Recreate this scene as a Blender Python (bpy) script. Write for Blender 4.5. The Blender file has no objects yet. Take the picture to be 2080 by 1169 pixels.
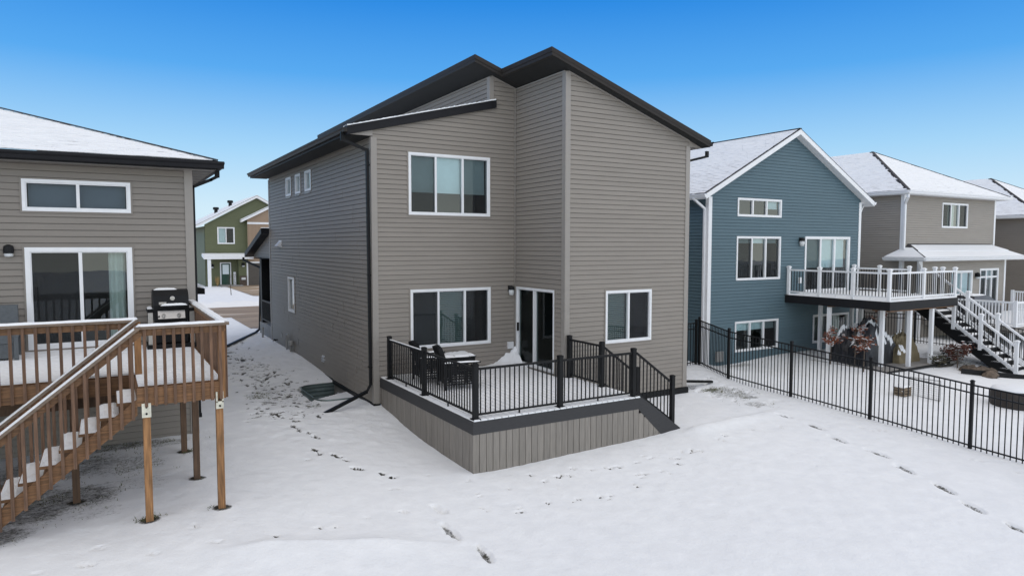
import bpy, math, random
import numpy as np
from mathutils import Vector, Matrix
random.seed(11)
rng = np.random.default_rng(5)
SC = bpy.context.scene
COL = SC.collection

# ------------------------------------------------------------------ camera
cam_d = bpy.data.cameras.new('camera')
cam_d.sensor_width = 36.0
cam_d.lens = 36.0*1391.295/2080.0
cam_d.clip_end = 2000
cam = bpy.data.objects.new('camera', cam_d); COL.objects.link(cam)
CR = Vector((0.859572772, -0.511012982, 0.000617013)); CU = Vector((0.03108012, 0.05348485, 0.99808486)); CF = Vector((0.51006732, 0.8579074, -0.06185647))
cam.matrix_world = Matrix(((CR.x, CU.x, -CF.x, -5.48419), (CR.y, CU.y, -CF.y, -15.65892), (CR.z, CU.z, -CF.z, 4.12395), (0, 0, 0, 1)))
SC.camera = cam

# ------------------------------------------------------------------ light
SUN_DIR = Vector((0.14, -0.60, 0.75)).normalized()      # towards the sun
w = bpy.data.worlds.new('World'); SC.world = w; w.use_nodes = True
nt = w.node_tree; nt.nodes.clear()
out = nt.nodes.new('ShaderNodeOutputWorld'); bg = nt.nodes.new('ShaderNodeBackground')
sky = nt.nodes.new('ShaderNodeTexSky'); sky.sky_type = 'NISHITA'; sky.sun_disc = False
sky.sun_elevation = math.asin(SUN_DIR.z); sky.sun_rotation = math.atan2(SUN_DIR.x, SUN_DIR.y)
sky.air_density = 1.0; sky.dust_density = 0.4; sky.ozone_density = 3.0
bg.inputs['Strength'].default_value = 0.09
tc = nt.nodes.new('ShaderNodeTexCoord'); sep = nt.nodes.new('ShaderNodeSeparateXYZ')
nt.links.new(tc.outputs['Generated'], sep.inputs[0])
ramp = nt.nodes.new('ShaderNodeValToRGB'); cr = ramp.color_ramp
# deep winter blue overhead running down to a pale horizon
stops = [(0.0, (0.70, 0.87, 0.97)), (0.05, (0.64, 0.84, 0.97)), (0.13, (0.38, 0.68, 0.96)), (0.23, (0.095, 0.41, 0.90)), (0.33, (0.018, 0.255, 0.79)), (0.6, (0.012, 0.13, 0.43)), (1.0, (0.010, 0.085, 0.28))]
while len(cr.elements) < len(stops): cr.elements.new(0.5)
for e, (p, c) in zip(cr.elements, stops): e.position = p; e.color = (*c, 1)
nt.links.new(sep.outputs['Z'], ramp.inputs['Fac'])
mixw = nt.nodes.new('ShaderNodeMix'); mixw.data_type = 'RGBA'; mixw.inputs[0].default_value = 0.97
sc_ = nt.nodes.new('ShaderNodeMix'); sc_.data_type = 'RGBA'; sc_.blend_type = 'MULTIPLY'; sc_.inputs[0].default_value = 1.0
SKYK = 5.5
sc_.inputs[7].default_value = (SKYK, SKYK, SKYK, 1); sc_.clamp_result = False
nt.links.new(ramp.outputs['Color'], sc_.inputs[6])
nt.links.new(sky.outputs['Color'], mixw.inputs[6]); nt.links.new(sc_.outputs[2], mixw.inputs[7])
nt.links.new(mixw.outputs[2], bg.inputs['Color']); nt.links.new(bg.outputs[0], out.inputs['Surface'])

sun_d = bpy.data.lights.new('sun', 'SUN'); sun_d.energy = 1.6; sun_d.angle = math.radians(160); sun_d.color = (1.0, 0.885, 0.665)
sun = bpy.data.objects.new('sun', sun_d); COL.objects.link(sun)
sun.rotation_euler = SUN_DIR.to_track_quat('Z', 'Y').to_euler()
SC.view_settings.view_transform = 'Standard'; SC.view_settings.look = 'None'
SC.view_settings.gamma = 1; SC.view_settings.use_curve_mapping = False
SC.view_settings.exposure = 0.98
SC.cycles.max_bounces = 8; SC.cycles.transparent_max_bounces = 16
SC.cycles.use_denoising = True

# ------------------------------------------------------------------ helpers
WLOC = {}
def wl(o): return WLOC.get(o.name, Vector((0, 0, 0))) if o else Vector((0, 0, 0))
def props(o, label=None, cat=None, group=None, kind=None):
    if label: o['label'] = label
    if cat: o['category'] = cat
    if group: o['group'] = group
    if kind: o['kind'] = kind
    return o
def thing(name, label, cat, loc=(0, 0, 0), group=None, rz=0.0):
    o = bpy.data.objects.new(name, None); COL.objects.link(o)
    o.location = loc; o.rotation_euler = (0, 0, rz); o.empty_display_size = 0.2
    WLOC[o.name] = Vector(loc)
    return props(o, label, cat, group)

def link(name, me, parent, org):
    """org is a world position (or a position in the parent's own space when the parent is a local-space thing)"""
    o = bpy.data.objects.new(name, me); COL.objects.link(o)
    org = Vector(org)
    if parent:
        o.parent = parent; o.location = org - wl(parent)
    else: o.location = org
    WLOC[o.name] = org
    return o

class MB:
    def __init__(s, tf=None): s.v = []; s.f = []; s.tf = tf; s.uv = {}
    def add(s, vs, fs):
        b = len(s.v)
        s.v += [tuple(s.tf(*p)) if s.tf else tuple(p) for p in vs]
        s.f += [tuple(b+i for i in f) for f in fs]
        return s
    def quad(s, *p): return s.add(p, [tuple(range(len(p)))])
    def box(s, x0, x1, y0, y1, z0, z1):
        return s.add([(x0, y0, z0), (x1, y0, z0), (x1, y1, z0), (x0, y1, z0), (x0, y0, z1), (x1, y0, z1), (x1, y1, z1), (x0, y1, z1)],
                     [(0, 3, 2, 1), (4, 5, 6, 7), (0, 1, 5, 4), (1, 2, 6, 5), (2, 3, 7, 6), (3, 0, 4, 7)])
    def prism(s, top, d):
        """polygon (3D points) extruded by vector d"""
        n = len(top); d = Vector(d)
        bot = [tuple(Vector(p)+d) for p in top]
        return s.add(list(top)+bot, [tuple(range(n)), tuple(range(2*n-1, n-1, -1))]+[(i, i+n, (i+1) % n+n, (i+1) % n) for i in range(n)])
    def bar(s, p, q, wd, ht, up=(0, 0, 1)):
        p = Vector(p); q = Vector(q); d = (q-p).normalized(); up = Vector(up)
        a = d.cross(up)
        if a.length < 1e-4: a = d.cross(Vector((0, 1, 0)))
        a.normalize(); b = a.cross(d).normalized()
        vs = []
        for e in (p, q):
            for i, j in ((-1, -1), (1, -1), (1, 1), (-1, 1)): vs.append(tuple(e+a*(i*wd/2)+b*(j*ht/2)))
        return s.add(vs, [(0, 1, 2, 3), (7, 6, 5, 4), (0, 4, 5, 1), (1, 5, 6, 2), (2, 6, 7, 3), (3, 7, 4, 0)])
    def tube(s, pts, r, n=8, cap=True):
        pts = [Vector(p) for p in pts]; rings = []
        rr = r if isinstance(r, (list, tuple)) else [r]*len(pts)
        for i, p in enumerate(pts):
            d = (pts[min(i+1, len(pts)-1)]-pts[max(i-1, 0)]).normalized()
            u = Vector((0, 0, 1)) if abs(d.z) < 0.9 else Vector((1, 0, 0))
            a = d.cross(u).normalized(); b = a.cross(d).normalized()
            rings.append([tuple(p+(a*math.cos(t)+b*math.sin(t))*rr[i]) for t in [2*math.pi*k/n for k in range(n)]])
        vs = [p for rg in rings for p in rg]
        fs = []
        for i in range(len(pts)-1):
            for k in range(n): fs.append((i*n+k, i*n+(k+1) % n, (i+1)*n+(k+1) % n, (i+1)*n+k))
        if cap: fs.append(tuple(range(n-1, -1, -1))); fs.append(tuple((len(pts)-1)*n+k for k in range(n)))
        return s.add(vs, fs)
    def lathe(s, c, prof, n=12):
        cx, cy, cz = c; vs = []; fs = []
        for r, z in prof: vs += [(cx+r*math.cos(2*math.pi*k/n), cy+r*math.sin(2*math.pi*k/n), cz+z) for k in range(n)]
        for i in range(len(prof)-1):
            for k in range(n): fs.append((i*n+k, i*n+(k+1) % n, (i+1)*n+(k+1) % n, (i+1)*n+k))
        fs.append(tuple(range(n-1, -1, -1))); fs.append(tuple((len(prof)-1)*n+k for k in range(n)))
        return s.add(vs, fs)
    def mesh(s, name, m, org=(0, 0, 0), smooth=False):
        me = bpy.data.meshes.new(name); ox, oy, oz = org
        me.from_pydata([(x-ox, y-oy, z-oz) for x, y, z in s.v], [], s.f)
        me.materials.append(m)
        if smooth: me.polygons.foreach_set('use_smooth', [True]*len(me.polygons))
        me.update()
        return me
    def build(s, name, m, parent=None, org=None, smooth=False, kind=None):
        if org is None: org = wl(parent) if parent else (s.v[0] if s.v else (0, 0, 0))
        o = link(name, s.mesh(name, m, org, smooth), parent, org)
        if kind: o['kind'] = kind
        return o

def yface(P):   # wall looking towards -Y
    return lambda a, o, z: (a, P-o, z)
def yback(P):
    return lambda a, o, z: (a, P+o, z)
def xface(P):   # wall looking towards -X
    return lambda a, o, z: (P-o, a, z)
def xback(P):
    return lambda a, o, z: (P+o, a, z)

# ------------------------------------------------------------------ materials
def nmat(name):
    m = bpy.data.materials.new(name); m.use_nodes = True
    n = m.node_tree; b = n.nodes['Principled BSDF']
    return m, n, b
def mat(name, col, rough=0.6, var=0.08, scale=6.0, stretch=(1, 1, 1), bump=0.0, bscale=60.0, metal=0.0, spec=0.5, detail=4):
    m, n, b = nmat(name)
    L = n.links.new
    b.inputs['Roughness'].default_value = rough; b.inputs['Metallic'].default_value = metal
    b.inputs['Specular IOR Level'].default_value = spec
    t = n.nodes.new('ShaderNodeTexCoord'); mp = n.nodes.new('ShaderNodeMapping'); mp.inputs['Scale'].default_value = stretch
    geo = n.nodes.new('ShaderNodeNewGeometry'); L(geo.outputs['Position'], mp.inputs['Vector'])
    oi = n.nodes.new('ShaderNodeObjectInfo')
    ns = n.nodes.new('ShaderNodeTexNoise'); ns.inputs['Scale'].default_value = scale; ns.inputs['Detail'].default_value = detail
    ns.noise_dimensions = '4D'
    mw = n.nodes.new('ShaderNodeMath'); mw.operation = 'MULTIPLY'; mw.inputs[1].default_value = 37.0
    L(oi.outputs['Random'], mw.inputs[0]); L(mw.outputs[0], ns.inputs['W'])
    L(mp.outputs[0], ns.inputs['Vector'])
    rp = n.nodes.new('ShaderNodeMapRange'); rp.inputs[1].default_value = 0.3; rp.inputs[2].default_value = 0.7
    rp.inputs[3].default_value = 1-var; rp.inputs[4].default_value = 1+var
    L(ns.outputs['Fac'], rp.inputs[0])
    # each piece a touch lighter or darker than the next
    rp2 = n.nodes.new('ShaderNodeMapRange'); rp2.inputs[3].default_value = 1-var*0.5; rp2.inputs[4].default_value = 1+var*0.5
    L(oi.outputs['Random'], rp2.inputs[0])
    mu = n.nodes.new('ShaderNodeMath'); mu.operation = 'MULTIPLY'; L(rp.outputs[0], mu.inputs[0]); L(rp2.outputs[0], mu.inputs[1])
    mx = n.nodes.new('ShaderNodeVectorMath'); mx.operation = 'SCALE'; mx.inputs[0].default_value = col; L(mu.outputs[0], mx.inputs['Scale'])
    L(mx.outputs[0], b.inputs['Base Color'])
    if bump:
        nb = n.nodes.new('ShaderNodeTexNoise'); nb.inputs['Scale'].default_value = bscale; nb.inputs['Detail'].default_value = 5
        L(mp.outputs[0], nb.inputs['Vector'])
        bp = n.nodes.new('ShaderNodeBump'); bp.inputs['Strength'].default_value = bump; bp.inputs['Distance'].default_value = 0.01
        L(nb.outputs['Fac'], bp.inputs['Height']); L(bp.outputs[0], b.inputs['Normal'])
    return m

M = {}
def siding_mat(name, col): return mat(name, col, rough=0.55, var=0.045, scale=1.3, stretch=(1, 1, 4), bump=0.05, bscale=40, spec=0.22)
M['taupe'] = siding_mat('taupe_siding', (0.268, 0.242, 0.212))
M['bal'] = mat('brown_baluster_wood', (0.130, 0.072, 0.042), rough=0.75, var=0.4, scale=3.2, stretch=(14, 14, 1.2), bump=0.3, bscale=20)
M['slat'] = mat('grey_green_slat_blind', (0.27, 0.33, 0.31), rough=0.7, var=0.03)
M['slatereflection'] = mat('painted_slate_reflection', (0.42, 0.43, 0.55), rough=0.8, var=0.03)  # reflection tone painted on a sheet behind the transom glass
M['taupe_trim'] = mat('taupe_trim', (0.285, 0.262, 0.235), var=0.03, rough=0.5)
M['grey'] = siding_mat('grey_siding', (0.238, 0.216, 0.190))
M['blue'] = siding_mat('blue_siding', (0.100, 0.156, 0.183))
M['tan'] = siding_mat('tan_siding', (0.315, 0.286, 0.25))
M['dusk'] = siding_mat('dark_taupe_siding', (0.225, 0.20, 0.172))
M['green'] = siding_mat('green_siding', (0.128, 0.140, 0.078))
M['board'] = mat('tan_board', (0.30, 0.215, 0.145), var=0.05)
M['black'] = mat('black_metal', (0.011, 0.0115, 0.0125), rough=0.5, var=0.12, scale=8, spec=0.18)
M['fascia'] = mat('charcoal_fascia', (0.017, 0.0172, 0.0195), rough=0.5, var=0.08, spec=0.12)
M['brownfascia'] = mat('brown_charcoal_fascia', (0.034, 0.0305, 0.028), rough=0.5, var=0.08, spec=0.12)
M['soffit'] = mat('charcoal_soffit', (0.026, 0.027, 0.027), rough=0.7, var=0.06, spec=0.2)
M['greysoffit'] = mat('grey_soffit', (0.27, 0.255, 0.235), rough=0.6, var=0.05)
M['shingle'] = mat('dark_shingle', (0.045, 0.043, 0.045), rough=0.9, var=0.35, scale=30)
M['white'] = mat('white_vinyl', (0.78, 0.79, 0.80), rough=0.4, var=0.03)
M['offwhite'] = mat('white_painted_trim', (0.72, 0.73, 0.74), rough=0.45, var=0.04)
M['composite'] = mat('grey_composite', (0.225, 0.205, 0.180), rough=0.6, var=0.16, scale=3.0, stretch=(14, 14, 1), bump=0.15, bscale=30)
M['darkcomp'] = mat('charcoal_composite', (0.046, 0.046, 0.048), rough=0.6, var=0.08, spec=0.25, scale=4, stretch=(2, 2, 8))
M['cedar'] = mat('treated_wood', (0.245, 0.124, 0.050), rough=0.75, var=0.46, scale=3.2, stretch=(16, 16, 1.2), bump=0.3, bscale=20)
M['cedarh'] = mat('treated_wood_boards', (0.185, 0.096, 0.044), rough=0.75, var=0.46, scale=3.2, stretch=(1.2, 16, 16), bump=0.3, bscale=20)
M['cedardark'] = mat('dark_treated_wood', (0.105, 0.062, 0.036), rough=0.75, var=0.32, scale=3.0, stretch=(14, 14, 1.2), bump=0.3, bscale=20)  # darker brown for the beams and set-back posts
M['capwood'] = mat('grey_brown_rail_cap', (0.17, 0.125, 0.09), rough=0.75, var=0.3, scale=3.0, stretch=(1.5, 14, 14), bump=0.3, bscale=20)
M['galv'] = mat('galvanised_steel', (0.62, 0.60, 0.50), rough=0.35, metal=0.6, var=0.2, scale=20)
M['steel'] = mat('stainless_steel', (0.48, 0.465, 0.435), rough=0.3, metal=0.75, var=0.08, scale=20)
M['concrete'] = mat('concrete', (0.27, 0.26, 0.245), rough=0.9, var=0.15, scale=5, bump=0.2)
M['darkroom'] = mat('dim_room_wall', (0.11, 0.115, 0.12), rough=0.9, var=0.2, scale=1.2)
M['blind'] = mat('pale_blind', (0.70, 0.78, 0.80), rough=0.8, var=0.04)
M['curtain'] = mat('pale_curtain', (0.60, 0.63, 0.58), rough=0.9, var=0.08, scale=10, stretch=(4, 4, .4))
M['wellsteel'] = mat('green_grey_corrugated_steel', (0.17, 0.22, 0.215), rough=0.35, metal=0.55, var=0.15, scale=8)
M['pvc'] = mat('grey_pipe', (0.33, 0.33, 0.32), rough=0.5, var=0.1)
M['tarp'] = mat('black_tarp', (0.016, 0.017, 0.022), rough=0.38, var=0.3, scale=3, bump=0.5, bscale=6)
M['browntarp'] = mat('olive_brown_cover', (0.19, 0.155, 0.09), rough=0.8, var=0.25, scale=4, bump=0.4, bscale=8)
M['rock'] = mat('brown_boulder', (0.10, 0.075, 0.055), rough=0.9, var=0.45, scale=5, bump=0.6, bscale=9)
M['bark'] = mat('bark', (0.085, 0.065, 0.05), rough=0.9, var=0.3, scale=20, bump=0.5)
M['leaf'] = mat('russet_leaf', (0.20, 0.062, 0.030), rough=0.8, var=0.45, scale=9)
M['redleaf'] = mat('dark_red_leaf', (0.105, 0.038, 0.026), rough=0.8, var=0.45, scale=9)
M['grass'] = mat('winter_grass', (0.105, 0.112, 0.050), rough=0.9, var=0.5, scale=7)
M['litter'] = mat('dark_leaf_litter', (0.055, 0.052, 0.032), rough=0.9, var=0.5, scale=9)
M['wicker'] = mat('grey_outdoor_fabric', (0.105, 0.117, 0.125), rough=0.85, var=0.12, scale=20)
M['doorgreen'] = mat('dark_green_door', (0.012, 0.055, 0.034), rough=0.4)
M['garage'] = mat('brown_garage_door', (0.085, 0.075, 0.063), rough=0.6)
M['stone'] = mat('brown_stone', (0.075, 0.055, 0.042), rough=0.9, var=0.4, scale=12)
M['lampglass'] = mat('frosted_lamp_glass', (0.62, 0.64, 0.64), rough=0.25, var=0.03)
M['crate'] = mat('grey_brown_crate_wood', (0.17, 0.13, 0.09), rough=0.9, var=0.3, scale=10)
M['wire'] = mat('thin_grey_wire', (0.28, 0.28, 0.28), rough=0.5)

def glass_mat(name, tint, refl=1.0, body=0.0):
    m = bpy.data.materials.new(name); m.use_nodes = True; n = m.node_tree; n.nodes.clear(); L = n.links.new
    o = n.nodes.new('ShaderNodeOutputMaterial'); fr = n.nodes.new('ShaderNodeFresnel'); fr.inputs['IOR'].default_value = 1.52
    mr = n.nodes.new('ShaderNodeMath'); mr.operation = 'MULTIPLY'; mr.inputs[1].default_value = 1.35*refl; mr.use_clamp = True; L(fr.outputs[0], mr.inputs[0])
    tr = n.nodes.new('ShaderNodeBsdfTransparent'); tr.inputs[0].default_value = (*tint, 1)
    gl = n.nodes.new('ShaderNodeBsdfGlossy'); gl.inputs['Roughness'].default_value = 0.01; gl.inputs['Color'].default_value = (0.93, 0.97, 0.97, 1)
    # panes are never perfectly flat
    ns = n.nodes.new('ShaderNodeTexNoise'); ns.inputs['Scale'].default_value = 1.6; ns.inputs['Detail'].default_value = 1
    bp = n.nodes.new('ShaderNodeBump'); bp.inputs['Strength'].default_value = 0.06; bp.inputs['Distance'].default_value = 0.02
    ge = n.nodes.new('ShaderNodeNewGeometry'); L(ge.outputs['Position'], ns.inputs['Vector']); L(ns.outputs['Fac'], bp.inputs['Height']); L(bp.outputs[0], gl.inputs['Normal'])
    mx = n.nodes.new('ShaderNodeMixShader'); L(mr.outputs[0], mx.inputs[0]); L(tr.outputs[0], mx.inputs[1]); L(gl.outputs[0], mx.inputs[2])
    L(mx.outputs[0], o.inputs[0])
    return m
M['glass'] = glass_mat('window_glass', (0.80, 0.91, 0.92), refl=1.25)
M['darkglass'] = glass_mat('dark_window_glass', (0.40, 0.455, 0.53))
M['doorglass'] = glass_mat('patio_door_glass', (0.42, 0.50, 0.50), refl=.35)
def screen_mat():
    m = bpy.data.materials.new('insect_screen'); m.use_nodes = True; n = m.node_tree; n.nodes.clear(); L = n.links.new
    o = n.nodes.new('ShaderNodeOutputMaterial'); tr = n.nodes.new('ShaderNodeBsdfTransparent'); df = n.nodes.new('ShaderNodeBsdfDiffuse'); df.inputs[0].default_value = (0.035, 0.036, 0.038, 1)
    mx = n.nodes.new('ShaderNodeMixShader'); mx.inputs[0].default_value = 0.46; L(tr.outputs[0], mx.inputs[1]); L(df.outputs[0], mx.inputs[2]); L(mx.outputs[0], o.inputs[0])
    return m
M['screen'] = screen_mat()

def snow_nodes(n, b, L, vec):
    """fluffy snow: grain bump and faint tone drift"""
    n1 = n.nodes.new('ShaderNodeTexNoise'); n1.inputs['Scale'].default_value = 26; n1.inputs['Detail'].default_value = 6; n1.inputs['Roughness'].default_value = 0.65; L(vec, n1.inputs['Vector'])
    n2 = n.nodes.new('ShaderNodeTexNoise'); n2.inputs['Scale'].default_value = 3.2; n2.inputs['Detail'].default_value = 5; L(vec, n2.inputs['Vector'])
    ad = n.nodes.new('ShaderNodeMath'); ad.operation = 'MULTIPLY_ADD'; ad.inputs[1].default_value = 3.0; L(n2.outputs['Fac'], ad.inputs[0]); L(n1.outputs['Fac'], ad.inputs[2])
    bp = n.nodes.new('ShaderNodeBump'); bp.inputs['Strength'].default_value = 0.42; bp.inputs['Distance'].default_value = 0.022
    L(ad.outputs[0], bp.inputs['Height']); L(bp.outputs[0], b.inputs['Normal'])
    return n1, n2
def snow_mat():
    m, n, b = nmat('fresh_snow'); L = n.links.new
    ge = n.nodes.new('ShaderNodeNewGeometry'); snow_nodes(n, b, L, ge.outputs['Position'])
    b.inputs['Base Color'].default_value = (0.832, 0.848, 0.860, 1); b.inputs['Roughness'].default_value = 0.75; b.inputs['Specular IOR Level'].default_value = 0.25
    return m
M['snow'] = snow_mat()
def roofsnow_mat(name, cover, seed):
    """snow on shingles: thin where the shingle butts poke through (UV: u along the eave, v up the slope, in metres)"""
    m, n, b = nmat(name); L = n.links.new
    uv = n.nodes.new('ShaderNodeUVMap'); sp = n.nodes.new('ShaderNodeSeparateXYZ'); L(uv.outputs[0], sp.inputs[0])
    fr = n.nodes.new('ShaderNodeMath'); fr.operation = 'DIVIDE'; fr.inputs[1].default_value = 0.145; L(sp.outputs['Y'], fr.inputs[0])
    fc = n.nodes.new('ShaderNodeMath'); fc.operation = 'FRACT'; L(fr.outputs[0], fc.inputs[0])
    mp = n.nodes.new('ShaderNodeMapping'); mp.inputs['Scale'].default_value = (2.6, 9.0, 1); mp.inputs['Location'].default_value = (seed, seed*1.7, 0); L(uv.outputs[0], mp.inputs[0])
    ns = n.nodes.new('ShaderNodeTexNoise'); ns.inputs['Scale'].default_value = 1.0; ns.inputs['Detail'].default_value = 6; ns.inputs['Roughness'].default_value = 0.7; L(mp.outputs[0], ns.inputs['Vector'])
    # near the butt edge (fract ~ 0) the snow is thinnest
    inv = n.nodes.new('ShaderNodeMapRange'); inv.inputs[1].default_value = 0.0; inv.inputs[2].default_value = 0.55; inv.inputs[3].default_value = 0.30; inv.inputs[4].default_value = 0.0; L(fc.outputs[0], inv.inputs[0])
    ad = n.nodes.new('ShaderNodeMath'); ad.operation = 'ADD'; L(ns.outputs['Fac'], ad.inputs[0]); L(inv.outputs[0], ad.inputs[1])
    rp = n.nodes.new('ShaderNodeMapRange'); rp.inputs[1].default_value = cover; rp.inputs[2].default_value = cover+0.16; rp.inputs[3].default_value = 0; rp.inputs[4].default_value = 0.62; L(ad.outputs[0], rp.inputs[0])
    mx = n.nodes.new('ShaderNodeMix'); mx.data_type = 'RGBA'; mx.inputs[6].default_value = (0.832, 0.848, 0.860, 1); mx.inputs[7].default_value = (0.10, 0.10, 0.115, 1)
    L(rp.outputs[0], mx.inputs[0]); L(mx.outputs[2], b.inputs['Base Color'])
    b.inputs['Roughness'].default_value = 0.8; b.inputs['Specular IOR Level'].default_value = 0.25
    bp = n.nodes.new('ShaderNodeBump'); bp.inputs['Strength'].default_value = 0.4; bp.inputs['Distance'].default_value = 0.01; L(ns.outputs['Fac'], bp.inputs['Height']); L(bp.outputs[0], b.inputs['Normal'])
    return m
M['roofsnow'] = roofsnow_mat('snow_over_shingles', 0.80, 3.0)
M['roofsnow_thin'] = roofsnow_mat('thin_snow_over_shingles', 0.72, 9.0)

# ------------------------------------------------------------------ ground height
def vnoise(x, y, s, seed):
    x = np.asarray(x)/s; y = np.asarray(y)/s
    xi = np.floor(x).astype(np.int64); yi = np.floor(y).astype(np.int64); fx = x-xi; fy = y-yi
    def h(a, b):
        n = (a*374761393+b*668265263+seed*974634777) & 0x7fffffff
        n = ((n ^ (n >> 13))*1274126177) & 0x7fffffff
        return ((n ^ (n >> 16)) & 0xffff)/65535.0
    ux = fx*fx*(3-2*fx); uy = fy*fy*(3-2*fy)
    return (h(xi, yi)*(1-ux)+h(xi+1, yi)*ux)*(1-uy)+(h(xi, yi+1)*(1-ux)+h(xi+1, yi+1)*ux)*uy-0.5
GP = np.array([
 (0, .2, .31), (0, .95, .29), (0, 2.4, .26), (0, 3.9, .36), (-1.15, 3.6, .27), (-1.25, 2.3, .22), (0, 5.5, .45), (0, 8, .49), (0, 11.7, .5), (-.1, 14.5, .5), (-1.15, 1.2, .20), (-.6, 4.2, .36), (.05, 0, .29), (.05, -1.8, .12), (.05, -3.6, .03), (.1, -4.95, .02),
 (1.62, -4.95, .01), (2.44, -4.95, .04), (3.44, -4.95, .06), (4.87, -4.95, .11), (5.3, -4.82, .16), (5.3, -3.6, .16), (7.9, -2.4, .18), (9.2, -1.9, .24),
 (10.1, -.68, .48), (10.1, -1.85, .25), (10.1, -3.98, .13), (10.1, -6.18, 0), (10.1, -8.35, -.16), (10.1, -9.4, -.21), (10.1, -12, -.35), (7.9, 1.5, .42), (10.1, 4, .5),
 (-4.1, -1.07, .44), (-5.6, -1.07, .42), (-4.15, -5.33, .41), (-5.07, -5.33, .40), (-5.94, -4.15, .43), (-4.35, -3, .42), (-8, -3, .42), (-8, -6.5, .38), (-5, -7.2, .33), (-2.6, -5.6, .22), (-2.2, -3, .27), (-2, 1, .36), (-2, 5, .44), (-2, 10, .5),
 (-5.5, -9.5, .22), (-3, -8, .16), (-1, -7.2, .02), (1, -7.5, -.04), (4, -7.5, .0), (7, -7, .02), (-2.5, -11, .05), (1, -11, -.12), (5, -11, -.18), (8, -11, -.22), (-5.5, -14, .1), (3, -15, -.3), (10, -16, -.5), (-10, -12, .3), (-12, 0, .45),
 (12.3, 1.1, -.03), (13.4, 1.1, -.09), (15, 1.1, .0), (16.4, 1.1, .06), (20.9, 1.1, .03), (16.4, -3, .0), (20.5, -3, -.02), (20.7, -4.8, -.22), (14, -4, -.1), (15, -7, -.25), (12, -3, .02), (18, -9, -.4), (12, -10, -.35),
 (22.8, 2.2, .1), (22.8, 0, .2), (22.8, -1.4, .2), (22.8, -4, .0), (26, -1, .1), (32, -1, .1), (28, -6, -.2), (26, 1, .15), (36, 1, .1), (36, -5, -.1), (22.7, 6, .3), (22.7, 12, .5), (12, 8, .5), (11, 12, .5)], float)
def _tps():
    P = GP[:, :2]; n = len(P)
    d = np.linalg.norm(P[:, None]-P[None], axis=2)
    K = np.where(d > 0, d**2*np.log(d+1e-9), 0)+np.eye(n)*0.06
    A = np.zeros((n+3, n+3)); A[:n, :n] = K; A[:n, n] = 1; A[:n, n+1:] = P; A[n, :n] = 1; A[n+1:, :n] = P.T
    return np.linalg.solve(A, np.concatenate([GP[:, 2], np.zeros(3)]))
TP = _tps()
def gbase(x, y):
    x = np.atleast_1d(np.asarray(x, float)); y = np.atleast_1d(np.asarray(y, float)); sh = x.shape
    xf = np.clip(x.ravel(), -14, 38); yf = np.clip(y.ravel(), -17, 15); outz = np.empty(xf.size)
    for s in range(0, xf.size, 40000):
        a = xf[s:s+40000, None]; b = yf[s:s+40000, None]
        d2 = (a-GP[None, :, 0])**2+(b-GP[None, :, 1])**2
        k = np.where(d2 > 1e-12, 0.5*d2*np.log(d2+1e-12), 0)
        outz[s:s+40000] = k@TP[:len(GP)]+TP[len(GP)]+TP[len(GP)+1]*a[:, 0]+TP[len(GP)+2]*b[:, 0]
    z = outz.reshape(sh)
    t = np.clip((y-12.5)/4.0, 0, 1); t = t*t*(3-2*t)          # level with the street in front of the houses
    z = z*(1-t)+0.5*t
    t = np.clip((-y-15)/8.0, 0, 1); z = z*(1-t)+(-0.35)*t
    # drift crest that runs off the corner of the deck stairs, and a low drift before the left-hand deck
    cy = -5.15+0.10*(x-5.2); z = z+0.07*np.exp(-((y-cy)/0.30)**2)*np.clip((x-4.9)/0.5, 0, 1)*np.clip((9.3-x)/2.5, 0, 1)*np.where(y < cy, 1.0, np.exp(-((y-cy)/0.12)**2))
    cy = -6.9-0.25*(x+3.6); z = z+0.13*np.exp(-np.abs(y-cy)/np.where(y < cy, 0.9, 0.28))*np.clip((x+4.6)/0.8, 0, 1)*np.clip((-1.2-x)/1.2, 0, 1)
    return z
def gz(x, y): return float(gbase([x], [y])[0])

# ------------------------------------------------------------------ builders
def clip(poly, outl):
    """Sutherland-Hodgman: poly against a convex counter-clockwise outline, both 2D"""
    res = poly
    for i in range(len(outl)):
        (x1, y1), (x2, y2) = outl[i], outl[(i+1) % len(outl)]
        inp = res; res = []
        if not inp: return []
        sd = [(x2-x1)*(p[1]-y1)-(y2-y1)*(p[0]-x1) for p in inp]
        for k in range(len(inp)):
            p, q, a, b = inp[k], inp[(k+1) % len(inp)], sd[k], sd[(k+1) % len(inp)]
            if a >= -1e-9: res.append(p)
            if (a > 1e-9 and b < -1e-9) or (a < -1e-9 and b > 1e-9):
                t = a/(a-b); res.append((p[0]+(q[0]-p[0])*t, p[1]+(q[1]-p[1])*t))
    return res
def wall_shell(parent, face, outlines, openings, m, th=0.14):
    mb = MB(face)
    zs = sorted({z for o in openings for z in o[2:4]} | {min(p[1] for ol in outlines for p in ol), max(p[1] for ol in outlines for p in ol)})
    xs = sorted({x for o in openings for x in o[0:2]} | {min(p[0] for ol in outlines for p in ol), max(p[0] for ol in outlines for p in ol)})
    for i in range(len(xs)-1):
        for j in range(len(zs)-1):
            ca, cz = (xs[i]+xs[i+1])/2, (zs[j]+zs[j+1])/2
            if any(o[0] < ca < o[1] and o[2] < cz < o[3] for o in openings): continue
            for ol in outlines:
                pg = clip([(xs[i], zs[j]), (xs[i+1], zs[j]), (xs[i+1], zs[j+1]), (xs[i], zs[j+1])], ol)
                if len(pg) >= 3:
                    for d in (0.0, -th): mb.quad(*[(a, d, z) for a, z in pg])
    return mb.build('wall', m, parent)
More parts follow.
